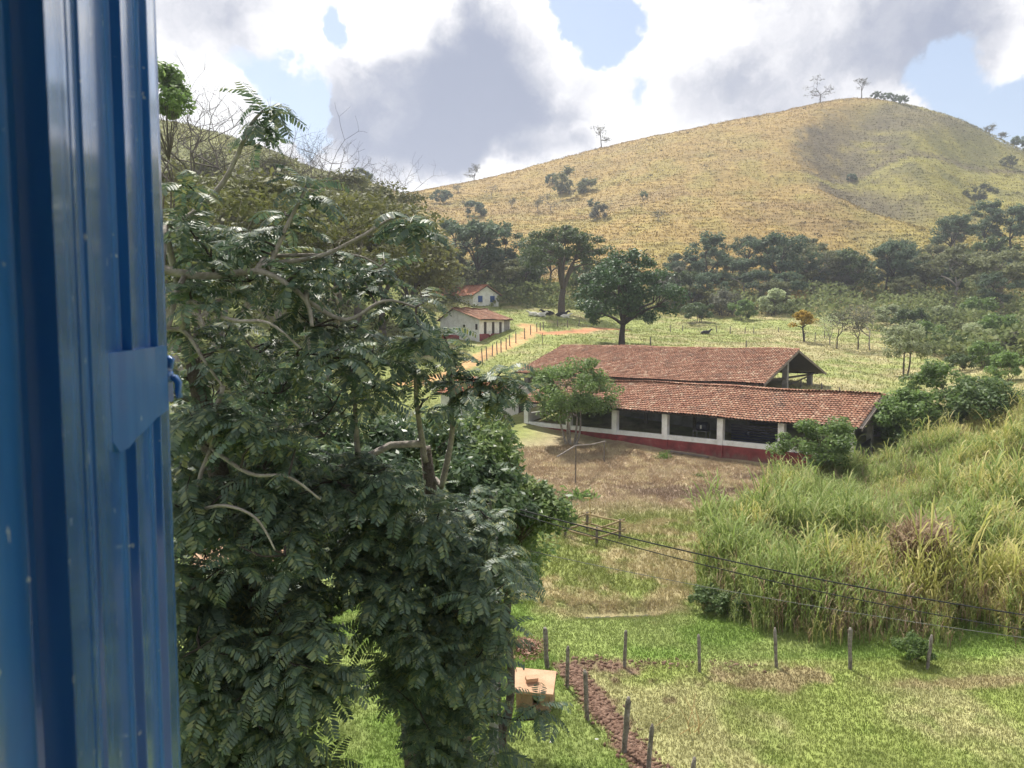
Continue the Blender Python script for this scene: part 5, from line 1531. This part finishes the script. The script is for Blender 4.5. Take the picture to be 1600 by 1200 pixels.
def frond_tree(name, label, base, trunk_pts, trunk_r, rosettes, limbs, seed, flen=.55, per=13):
    """trunk + limbs + a rosette of drooping pinnate leaves at each branch end"""
    global rng
    rg = np.random.default_rng(seed); random.seed(seed)
    root = empty(name, base, 0, 1, label, 'tree')
    off = -Vector(base)
    nodes = []
    m = MB()
    tp = [Vector(p) for p in trunk_pts]
    m.tube(tp, [trunk_r * (1 - .6 * i / (len(tp) - 1)) for i in range(len(tp))], 9)
    for a, b in zip(tp[:-1], tp[1:]):
        for k in range(4): nodes.append((a.lerp(b, k / 4), trunk_r * .5))
    m.build('trunk', M['bark'], root, off, True)
    for pts, r in limbs:
        pts = [Vector(p) for p in pts]
        # smooth the polyline
        q = []
        for i in range(len(pts) - 1):
            p0 = pts[max(i - 1, 0)]; p1 = pts[i]; p2 = pts[i + 1]; p3 = pts[min(i + 2, len(pts) - 1)]
            for k in range(5):
                t = k / 5
                q.append(.5 * ((2 * p1) + (p2 - p0) * t + (2 * p0 - 5 * p1 + 4 * p2 - p3) * t * t + (3 * p1 - p0 - 3 * p2 + p3) * t ** 3))
        q.append(pts[-1])
        # join the limb to the tree
        b0 = min(nodes, key=lambda a: (a[0] - q[0]).length)[0]
        if (b0 - q[0]).length > .05: q = [b0, b0.lerp(q[0], .5) + Vector((0, 0, .1))] + q
        mp = MB(); mp.tube(q, [1.25 * r * (1 - .65 * i / (len(q) - 1)) for i in range(len(q))], 6); mp.build('limb', M['bark_pale'], root, off, True)
        nodes += [(p, r * .6) for p in q[2:]]
    order = sorted(rosettes, key=lambda a: min((Vector(a[0]) - n[0]).length for n in nodes))
    fr = []
    for p, big in order:
        p = Vector(p)
        def cost(n):
            d = p - n[0]
            return d.length + max(0, n[0].z - p.z + .1) * 1.6
        b, r = min(nodes, key=cost)
        L = (p - b).length
        stem = min(.5, L * .5) * (1 if p.z > b.z else .35)
        elbow = b.lerp(p, .6) + Vector((random.uniform(-.12, .12), random.uniform(-.12, .12), -stem * .4)) * min(1, L)
        r0 = min(r * .8, .03 + .012 * L); r0 = max(r0, .016)
        q = [b, b.lerp(elbow, .5) + Vector((random.uniform(-.05, .05), 0, random.uniform(-.04, .08))) * L, elbow, p]
        mb = MB(); mb.tube(q, [r0, r0 * .85, r0 * .7, r0 * .45], 5, cap=False); mb.build('branch', M['bark_dark'] if r0 < .035 else M['bark'], root, off, True)
        nodes += [(q[1], r0 * .8), (elbow, r0 * .7)]
        n = int(per * big * rg.uniform(.75, 1.25))
        ph = rg.uniform(0, 6.28)
        for k in range(n):
            a = ph + k * 2.399 + rg.normal(0, .25)
            el = rg.uniform(-.15, .75) if k % 3 else rg.uniform(.5, 1.1)
            v = int(np.clip(rg.normal(3.0 if el > .2 else 2, 1.2), 0, 5))
            s = flen * rg.uniform(.7, 1.2)
            roll = rg.normal(0, .25)
            bpnt = p + Vector((0, 0, -rg.uniform(0, .28)))
            fr.append((bpnt, a, el, roll, s, v))
    # which leaves show largest: nearest to the window and least covered
    def M4(f):
        bpnt, a, el, roll, s, v = f
        return Matrix.Translation(bpnt + off) @ Matrix.Rotation(a, 4, 'Z') @ Matrix.Rotation(-el, 4, 'Y') @ Matrix.Rotation(roll, 4, 'X') @ Matrix.Scale(s, 4)
    rank = sorted(range(len(fr)), key=lambda i: fr[i][0].y + .5 * abs(rg.normal()) - fr[i][4])
    show = set(rank[:300])
    Vs = []; Fs = []; o = 0
    for i, f in enumerate(fr):
        mt = M4(f)
        if i in show:
            ob = bpy.data.objects.new('leaf', FROND_ME[f[5]]); COL.objects.link(ob); ob.parent = root; ob.matrix_local = mt
        else:
            V, F = FRONDS[f[5]]
            A = np.array(mt)
            Vs.append(V @ A[:3, :3].T + A[:3, 3]); Fs.append(F + o); o += len(V)
    ob = link('foliage', mesh_np('foliage', np.concatenate(Vs), np.concatenate(Fs)), M['frond'], root); ob['kind'] = 'stuff'
    print(name, 'rosettes', len(rosettes), 'fronds', len(fr))
    return root

def inside(px, py, poly):
    c = False; j = len(poly) - 1
    for i in range(len(poly)):
        (xi, yi), (xj, yj) = poly[i], poly[j]
        if (yi > py) != (yj > py) and px < (xj - xi) * (py - yi) / (yj - yi) + xi: c = not c
        j = i
    return c

def build_front_trees():
    random.seed(77)
    HOLES = [(565, 1125, 75, 62), (548, 1010, 55, 42), (410, 850, 32, 24), (545, 935, 35, 28), (620, 600, 75, 42), (720, 560, 60, 40), (600, 1175, 60, 40), (840, 1010, 40, 40), (560, 470, 30, 25), (835, 1080, 48, 52), (480, 1110, 30, 26)]
    def ok(px, py):
        return not any(((px - a) / c) ** 2 + ((py - b) / d) ** 2 < 1 for a, b, c, d in HOLES)
    # --- big tree by the shutter
    A = [(at(415, 168, 9.4), 1.5), (at(405, 200, 9.5), 1.0), (at(480, 285, 9.6), 1.2), (at(640, 340, 9.8), 1.4), (at(445, 330, 9.7), .8), (at(290, 285, 9.2), 1), (at(285, 340, 9.0), 1.2), (at(390, 360, 9.5), 1.1),
         (at(330, 385, 9.2), 1), (at(470, 420, 9.2), 1.1), (at(365, 440, 9.2), 1.1), (at(300, 450, 8.9), 1.2), (at(530, 545, 8.9), 1.4), (at(470, 560, 9.1), 1), (at(628, 478, 9.6), 1.2), (at(570, 440, 9.8), 1.0),
         (at(660, 520, 9.3), 1.2), (at(580, 590, 9.2), 1.0), (at(335, 620, 8.8), 1.4), (at(350, 540, 9.0), 1.0), (at(520, 380, 9.9), .8), (at(600, 405, 10.2), .9), (at(655, 452, 10.2), .8)]
    PA = [(262, 620), (430, 640), (480, 700), (500, 790), (470, 870), (480, 930), (540, 1020), (560, 1100), (500, 1160), (430, 1230), (262, 1230)]
    n = 0
    while n < 185:
        px, py = random.uniform(250, 580), random.uniform(600, 1240)
        if not inside(px, py, PA) or not ok(px, py): continue
        A.append((at(px, py, random.uniform(8.6, 11.2)), random.uniform(.7, 1.2))); n += 1
    for _ in range(75):
        px, py = random.uniform(262, 660), random.uniform(330, 640)
        if py < 330 + (px - 262) * .25 or not ok(px, py): continue
        A.append((at(px, py, random.uniform(9.5, 11.5)), random.uniform(.5, .9)))
    for _ in range(40):
        px, py = random.uniform(270, 530), random.uniform(980, 1300)
        if ok(px, py): A.append((at(px, py, random.uniform(8.4, 10.5)), random.uniform(.8, 1.2)))
    base = Vector((-3.5, 10.6, hz1(-3.5, 10.6)))
    tp = [base - Vector((0, 0, .4)), base + Vector((.1, 0, 2)), base + Vector((.35, -.2, 4.5)), at(330, 700, 10.2), at(300, 560, 10.0)]
    limbs = [([at(256, 352, 9.6), at(300, 335, 9.6), at(345, 290, 9.5), at(372, 240, 9.4), at(392, 195, 9.4), at(412, 172, 9.4)], .035),
             ([at(250, 420, 9.3), at(300, 430, 9.3), at(345, 430, 9.25), at(400, 424, 9.25), at(440, 438, 9.2), at(478, 470, 9.2), at(488, 510, 9.1)], .05),
             ([at(425, 412, 9.6), at(500, 400, 9.7), at(560, 372, 9.75), at(605, 345, 9.8), at(632, 335, 9.8)], .03),
             ([at(262, 515, 9.0), at(290, 520, 9.0), at(320, 565, 8.9), at(348, 604, 8.8)], .028),
             ([at(430, 400, 9.9), at(500, 398, 10), at(560, 400, 10), at(600, 420, 10)], .025),
             ([at(480, 470, 9.3), at(540, 500, 9.5), at(600, 470, 9.5), at(650, 480, 9.6)], .028)]
    limbs += [([at(300, 470, 9.0), at(360, 500, 8.8), at(420, 505, 8.7), at(470, 545, 8.7)], .026), ([at(330, 700, 9.2), at(390, 740, 8.6), at(450, 745, 8.5), at(500, 780, 8.6)], .026),
              ([at(300, 800, 9.2), at(350, 790, 8.5), at(400, 810, 8.4), at(430, 860, 8.4)], .022), ([at(420, 420, 9.4), at(445, 360, 9.4), at(470, 310, 9.5), at(480, 288, 9.6)], .028)]
    frond_tree('feather_leaf_tree', 'large dark tree with drooping feather-like leaves beside the blue shutter', base, tp, .24, A, limbs, 5, .53, 13)
    # --- second tree, hanging mass on the right
    B = [(at(790, 575, 10.6), 1.1), (at(740, 590, 10.4), 1.2), (at(700, 545, 10.6), 1.1), (at(650, 560, 10.3), 1.2), (at(820, 600, 10.8), .7), (at(590, 600, 10.0), .9), (at(690, 515, 10.8), .5), (at(840, 1100, 9.8), .6), (at(855, 1108, 9.9), .4)]
    for q in ((770, 880), (782, 930), (768, 985), (760, 1030), (765, 1080), (757, 1130), (768, 1180), (752, 1210)): B.append((at(q[0], q[1], random.uniform(9.6, 10.6)), 1.0))
    for q in ((500, 860), (540, 880), (585, 900), (520, 920), (590, 960), (470, 890), (610, 1030)): B.append((at(q[0], q[1], random.uniform(9.8, 11.0)), 1.0))
    for q in ((755, 588, 1.2), (795, 592, 1.0), (722, 612, 1.1), (770, 610, .9), (690, 590, 1.0), (670, 620, .9)): B.append((at(q[0], q[1], random.uniform(10.2, 10.9)), q[2]))
    PB = [(430, 760), (560, 690), (640, 760), (740, 740), (775, 800), (815, 880), (805, 950), (770, 1000), (748, 1060), (760, 1120), (740, 1200), (670, 1260), (640, 1200), (590, 1080), (600, 990), (540, 900), (480, 830)]
    n = 0
    while n < 200:
        px, py = random.uniform(430, 860), random.uniform(690, 1240)
        if not inside(px, py, PB) or not ok(px, py): continue
        B.append((at(px, py, random.uniform(9.6, 12.6)), random.uniform(.7, 1.2))); n += 1
    base = Vector((-.85, 12.6, hz1(-.85, 12.6)))
    tp = [base - Vector((0, 0, .4)), base + Vector((.1, 0, 2)), at(700, 960, 11.8), at(680, 820, 11.4), at(665, 700, 11.0)]
    limbs = [([at(690, 900, 11.6), at(600, 920, 11.2), at(520, 960, 10.8), at(450, 985, 10.6)], .05),
             ([at(665, 720, 11.0), at(652, 640, 10.7), at(648, 580, 10.4)], .045), ([at(690, 760, 11.1), at(706, 680, 10.8), at(704, 600, 10.6), at(702, 552, 10.6)], .045),
             ([at(560, 720, 10.6), at(555, 650, 10.3), at(556, 610, 10.1)], .045), ([at(480, 770, 10.6), at(560, 760, 10.6), at(640, 800, 11)], .03)]
    frond_tree('hanging_leaf_tree', 'dark feather-leaved tree hanging over the lawn left of the little hut', base, tp, .2, B, limbs, 9, .51, 13)
build_front_trees()

def build_near_bushes():
    # broad-leaved trees between the feather-leaved trees and the barn
    M['leaf_near'] = mat_leaf('leaf_near', [(.07, .115, .04), (.135, .21, .07), (.22, .30, .10), (.34, .41, .15)], .42, .5, .48, big=.9)
    M['leaf_near2'] = mat_leaf('leaf_near2', [(.045, .085, .045), (.085, .145, .065), (.16, .22, .09)], .4, .5, .4, big=.9)
    sp = [(712, 775, 17.0, 2.05, 1.75, 34000, 'leaf_near', 'leafy light green tree in front of the white store'),
          (640, 775, 15.5, 2.2, 1.5, 20000, 'leaf_near2', 'glossy dark leafed tree between the two feather-leaved trees'),
          (400, 730, 15.0, 2.3, 1.9, 16000, 'leaf_near2', 'leafy tree hidden behind the big feather-leaved tree'),
          (778, 850, 18.0, 1.1, 1.5, 12000, 'leaf_near', 'green bush around the foot of the utility pole'),
          (640, 745, 18.5, 1.5, 1.2, 12000, 'leaf_near', 'light leafed tree top left of the white store')]
    for i, (px, py, Y, rx, rz, nl, mt, lab) in enumerate(sp):
        c = at(px, py, Y); g = on_ground(c.x, c.y)
        H = c.z + rz - g.z
        t = tree_mesh(700 + i, H, max(1.0, (c.z - g.z) * .6), rx, rz, 75, nl, .15, .48, .8, .14, cz=c.z - g.z, stems=2, hollow=.35, aspect=.42)
        place_tree('leafy_tree', t, (M['bark'], M[mt]), g, lab, rz=0)
    # small weeds along the barn
    for i, (px, py, s_, lab) in enumerate([(1036, 716, .55, 'bright green weed tuft by the plank at the red wall'), (1092, 745, .3, 'tiny green weed on the bare field'), (1210, 738, .5, 'green weed tuft at the red wall end'), (905, 780, .8, 'low green bush on the bank left of the bamboo pen')]):
        g = G(px, py); P = rng.normal(0, 1, (260, 3)) * np.array([s_ * .6, s_ * .5, s_ * .35]); P[:, 2] = np.abs(P[:, 2])
        V, F = leaf_quads(P, s_ * .4, .3, -.2)
        r_ = empty('weed', g, 0, 1, lab, 'weed'); link('foliage', mesh_np('foliage', V, F), M['leaf_light'], r_)['kind'] = 'stuff'
build_near_bushes()

# ================================================================== cattle
def cow(loc, rz, mat, label, lying=True, sc=1.0):
    me = bpy.data.meshes.new('cow')
    z = .42 if lying else .95
    J = [(0, 0, z, .34, .36), (.5, 0, z + .03, .33, .36), (-.5, 0, z + .02, .34, .35), (-.8, 0, z, .22, .25), (.85, 0, z + .22, .18, .2), (1.1, 0, z + .5, .13, .14), (1.3, 0, z + .48, .12, .12), (1.52, 0, z + .36, .075, .075),
         (1.14, .2, z + .58, .04, .03), (1.14, -.2, z + .58, .04, .03), (-.95, 0, z - .05, .04, .04), (-1.0, .05, z - .35, .03, .03)]
    E = [(0, 1), (0, 2), (2, 3), (1, 4), (4, 5), (5, 6), (6, 7), (5, 8), (5, 9), (3, 10), (10, 11)]
    def leg(root, pts):
        last = root
        for p in pts:
            J.append(p); E.append((last, len(J) - 1)); last = len(J) - 1
    for s in (-1, 1):
        if lying:
            leg(1, [(.55, s * .28, .22, .11, .11), (.95, s * .3, .10, .07, .07), (.6, s * .32, .06, .05, .05)])
            leg(3, [(-.45, s * .34, .2, .15, .13), (-.05, s * .42, .09, .07, .07), (-.3, s * .45, .06, .05, .05)])
        else:
            leg(1, [(.55, s * .18, .6, .12, .12), (.55, s * .18, .32, .07, .07), (.57, s * .18, .05, .06, .06)])
            leg(3, [(-.65, s * .18, .65, .15, .13), (-.78, s * .18, .36, .07, .07), (-.72, s * .18, .05, .06, .06)])
    me.from_pydata([j[:3] for j in J], E, [])
    o = link('cow', me, mat, None, loc); o.rotation_euler = (0, 0, rz); o.scale = (sc,) * 3
    o.modifiers.new('skin', 'SKIN'); 
    if not me.skin_vertices:
        bm = bmesh.new(); bm.from_mesh(me); bm.verts.layers.skin.verify(); bm.to_mesh(me); bm.free()
    for i, j in enumerate(J):
        sv = me.skin_vertices[0].data[i]; sv.radius = (j[3], j[4]); sv.use_root = (i == 0)
    sb = o.modifiers.new('sub', 'SUBSURF'); sb.levels = 1; sb.render_levels = 1
    return tag(o, label, 'cow', 'cattle resting under the spreading tree')
def build_cattle():
    wh = mat_noise('white_hide', (.55, .52, .47), (.78, .75, .7), 2, .8, 0); bk = mat_noise('black_hide', (.008, .008, .008), (.02, .018, .016), 2, .6, 0)
    pb = mat_noise('pied_hide', (.012, .012, .012), (.013, .012, .012), 1.2, .7, 0, c3=(.7, .68, .64))
    for px, py, rz, m, lab in ((834, 494, 2.9, wh, 'white cow lying left of the cattle group'), (845, 495, .4, wh, 'pale cow lying beside the white cow'), (857, 493, 3.0, bk, 'black cow lying left of the forked trunk'), (877, 495, .2, bk, 'black cow lying half behind the forked trunk')):
        cow(G(px, py, 120), rz, m, lab, True, 1.15 if m is bk else 1.0)
    cow(G(883, 497, 120), 0, wh, 'white cow lying right of the forked trunk', True, .9)
    o = cow(G(1102, 523, 90), .3, pb, 'small pied calf lying alone on the bright green pasture', True, .95); o['group'] = 'calf on the pasture'
build_cattle()

# ================================================================== window: room, shutter
def build_room():
    plaster = mat_noise('room_plaster', (.42, .40, .37), (.52, .50, .46), 2, .9, .1)
    plank = mat_noise('room_floor', (.10, .06, .035), (.18, .11, .07), 4, .6, .1)
    def st(name, c, h, mat):
        m = MB(); m.box(c, h); tag(m.build(name, mat, None), kind='structure')
    z0, z1 = EYE - 1.5, EYE + 1.5
    x0, x1, y0, y1 = -2.2, 3.0, -3.2, .14
    wt = .14
    yw = y1 + wt
    ol, orr, ob, ot = -.31, 1.25, EYE - .55, EYE + .75
    h = (z1 - z0) / 2; zc = (z1 + z0) / 2
    st('window_wall_left', ((x0 - .3 + ol) / 2, yw, zc), ((ol - x0 + .3) / 2, wt, h + .2), plaster)
    st('window_wall_right', ((orr + x1 + .3) / 2, yw, zc), ((x1 + .3 - orr) / 2, wt, h + .2), plaster)
    st('window_wall_below', ((ol + orr) / 2, yw, (z0 - .2 + ob) / 2), ((orr - ol) / 2 - .001, wt, (ob - z0 + .2) / 2), plaster)
    st('window_wall_above', ((ol + orr) / 2, yw, (ot + z1 + .2) / 2), ((orr - ol) / 2 - .001, wt, (z1 + .2 - ot) / 2), plaster)
    st('room_wall_back', ((x0 + x1) / 2, y0 - .1, zc), ((x1 - x0) / 2 + .2, .1, h), plaster)
    st('room_wall_left', (x0 - .1, (y0 + y1) / 2, zc), (.1, (y1 - y0) / 2 - .002, h), plaster)
    st('room_wall_right', (x1 + .1, (y0 + y1) / 2, zc), (.1, (y1 - y0) / 2 - .002, h), plaster)
    st('room_floor', ((x0 + x1) / 2, (y0 + y1) / 2, z0 - .1), ((x1 - x0) / 2 + .2, (y1 - y0) / 2 + .2, .098), plank)
    st('room_ceiling', ((x0 + x1) / 2, (y0 + y1) / 2, z1 + .1), ((x1 - x0) / 2 + .2, (y1 - y0) / 2 + .2, .098), plank)
    st('house_wall_lower', ((x0 + x1) / 2, yw, (z0 - .2) / 2 - .3), ((x1 - x0) / 2 + .3, wt, (z0 - .2) / 2 + .298), plaster)

def build_shutter():
    mt, n, l, b = new_mat('blue_gloss_paint')
    tc = n.new('ShaderNodeTexCoord')
    t = n.new('ShaderNodeTexNoise'); t.inputs['Scale'].default_value = 9; t.inputs['Detail'].default_value = 6
    mp = n.new('ShaderNodeMapping'); mp.inputs['Scale'].default_value = (3, 3, .5); l.new(tc.outputs['Object'], mp.inputs['Vector']); l.new(mp.outputs[0], t.inputs['Vector'])
    r = ramp(n, [(.3, (.011, .10, .33)), (.7, (.022, .145, .42))]); l.new(t.outputs['Fac'], r.inputs[0])
    v = n.new('ShaderNodeTexNoise'); v.inputs['Scale'].default_value = 55; v.inputs['Detail'].default_value = 2; l.new(tc.outputs['Object'], v.inputs['Vector'])
    sp = n.new('ShaderNodeMapRange'); sp.inputs['From Min'].default_value = .715; sp.inputs['From Max'].default_value = .74; l.new(v.outputs['Fac'], sp.inputs[0])
    mx = n.new('ShaderNodeMix'); mx.data_type = 'RGBA'; l.new(sp.outputs[0], mx.inputs['Factor']); l.new(r.outputs[0], mx.inputs['A']); mx.inputs['B'].default_value = (.35, .42, .5, 1)
    l.new(mx.outputs['Result'], b.inputs['Base Color'])
    b.inputs['Roughness'].default_value = .5; b.inputs['Specular IOR Level'].default_value = .3
    b.inputs['Coat Weight'].default_value = 1.0; b.inputs['Coat Roughness'].default_value = .12; b.inputs['Coat IOR'].default_value = 1.58
    cq = n.new('ShaderNodeMapRange'); cq.inputs['From Min'].default_value = .3; cq.inputs['From Max'].default_value = .7; cq.inputs['To Min'].default_value = .09; cq.inputs['To Max'].default_value = .19; l.new(t.outputs['Fac'], cq.inputs[0]); l.new(cq.outputs[0], b.inputs['Coat Roughness'])
    bpn = n.new('ShaderNodeBump'); bpn.inputs['Strength'].default_value = .05; bpn.inputs['Distance'].default_value = .01
    l.new(t.outputs['Fac'], bpn.inputs['Height']); l.new(bpn.outputs[0], b.inputs['Normal'])
    z0, z1 = EYE - .95, EYE + 1.05
    def pt(px, Y): return Vector(((px - 800) / FPX * Y, Y))
    # plan profile read from near hinge (left) to free edge; (column at eye level, distance)
    base = pt(-70, .46)
    root = empty('window_shutter', (base.x, base.y, z0), 0, 1, 'open blue painted ribbed window shutter with bolt in the near corner', 'shutter')
    D = (pt(262, 1.27) - pt(-60, .47)); Du = D.normalized(); Nn = Vector((Du.y, -Du.x))   # Nn points to the camera side
    def slab(name, pts, thick, za=z0, zb=z1, par=root):
        """vertical sheet along plan points, thickness away from the room side"""
        m = MB(); k = len(pts)
        back = [p - Nn * thick for p in pts]
        o = Vector((root.location.x, root.location.y, z0))
        V = [Vector((p.x, p.y, za)) - o for p in pts] + [Vector((p.x, p.y, zb)) - o for p in pts] + [Vector((p.x, p.y, za)) - o for p in back] + [Vector((p.x, p.y, zb)) - o for p in back]
        F = []
        for i in range(k - 1):
            F += [(i, i + 1, k + i + 1, k + i), (2 * k + i + 1, 2 * k + i, 3 * k + i, 3 * k + i + 1), (k + i, k + i + 1, 3 * k + i + 1, 3 * k + i), (i + 1, i, 2 * k + i, 2 * k + i + 1)]
        F += [(0, k, 3 * k, 2 * k), (k - 1, 3 * k - 1, 4 * k - 1, 2 * k - 1)]
        m.add(V, F)
        ob = m.build(name, mt, par)
        bv = ob.modifiers.new('bevel', 'BEVEL'); bv.width = .0025; bv.segments = 2; bv.limit_method = 'ANGLE'
        return ob
    slab('hinge_stile', [pt(-70, .46), pt(28, .545), pt(40, .548), pt(92, .556)], .012)
    slab('inner_stile', [pt(92.5, .558), pt(118, .64), pt(124, .66), pt(126, .66)], .012)
    slab('edge_bead', [pt(125, .664), pt(136, .70), pt(143, .702)], .010)
    slab('rib', [pt(143.5, .705), pt(183, .88), pt(190, .89), pt(207, .895)], .010)
    slab('rib', [pt(207.5, .90), pt(229, 1.02), pt(234, 1.03), pt(247, 1.035)], .010)
    slab('free_edge', [pt(247.5, 1.04), pt(258, 1.13), pt(262, 1.15)], .012)
    # riveted plate across the ribs
    m = MB()
    def P3(px, Y, py): return at(px, py, Y) - Vector((root.location.x, root.location.y, z0))
    def lerp(f, py):
        qx = 171 + 90 * f
        q = pt(qx, float(np.interp(qx, [171, 207, 247, 261], [.815, .888, 1.022, 1.10])))
        return Vector((q.x, q.y, EYE + (ray(0, py).z / ray(0, py).y) * q.y)) - Vector((root.location.x, root.location.y, z0))
    low = [(0, 690), (.12, 706), (.28, 700), (.45, 682), (.62, 668), (.8, 652), (1, 640)]
    top = [(f, 552 - 12 * f) for f, _ in low]
    k = len(low)
    V = [lerp(f, p) for f, p in low] + [lerp(f, p) for f, p in top]
    th = Vector((Nn.x, Nn.y, 0)) * -.012
    V += [v_ + th for v_ in V]
    F = []
    for i in range(k - 1):
        F += [(i, i + 1, k + i + 1, k + i), (2 * k + i + 1, 2 * k + i, 3 * k + i, 3 * k + i + 1), (i + 1, i, 2 * k + i, 2 * k + i + 1), (k + i, k + i + 1, 3 * k + i + 1, 3 * k + i)]
    F += [(0, k, 3 * k, 2 * k), (k - 1, 3 * k - 1, 4 * k - 1, 2 * k - 1)]
    m.add(V, F); mt2 = mt.copy(); mt2.name = 'blue_dull_paint'; mt2.node_tree.nodes['Principled BSDF'].inputs['Coat Weight'].default_value = .25; m.build('lock_plate', mt2, root)
    # bolt
    Yb = 1.13
    def W_(px, py, Y=Yb): return at(px, py, Y) - Vector((root.location.x, root.location.y, z0))
    m = MB(); m.box((W_(261, 556) + W_(261, 628)) / 2, (.0035, .012, .034)); bk = m.build('bolt_plate', mt, root)
    m = MB(); m.tube([W_(238, 590, 1.09), W_(262, 590), W_(274, 591), W_(279, 598), W_(278, 612), W_(281, 622)], [.005, .005, .0055, .0055, .0045, .0045], 10); m.build('bolt', mt, bk, smooth=True)
    m = MB(); m.tube([W_(262, 588), W_(268, 588)], .009, 12); m.build('collar', mt, bk, smooth=True)
    m = MB(); m.tube([W_(262, 560), W_(268, 562), W_(266, 575)], .005, 8); m.build('pin', mt, bk, smooth=True)
build_room()
build_shutter()

# ================================================================== air
def build_haze():
    m = MB(); m.box((0, 0, 95), (1260, 1260, 105))
    mt = bpy.data.materials.new('haze'); mt.use_nodes = True
    n = mt.node_tree.nodes; n.clear()
    out = n.new('ShaderNodeOutputMaterial'); pv = n.new('ShaderNodeVolumePrincipled')
    pv.inputs['Color'].default_value = (.86, .90, 1, 1); pv.inputs['Density'].default_value = .0004; pv.inputs['Anisotropy'].default_value = .3
    mt.node_tree.links.new(pv.outputs[0], out.inputs['Volume'])
    o = m.build('haze', mt, None); tag(o, 'thin pale haze in the valley air', 'haze', kind='stuff')
build_haze()
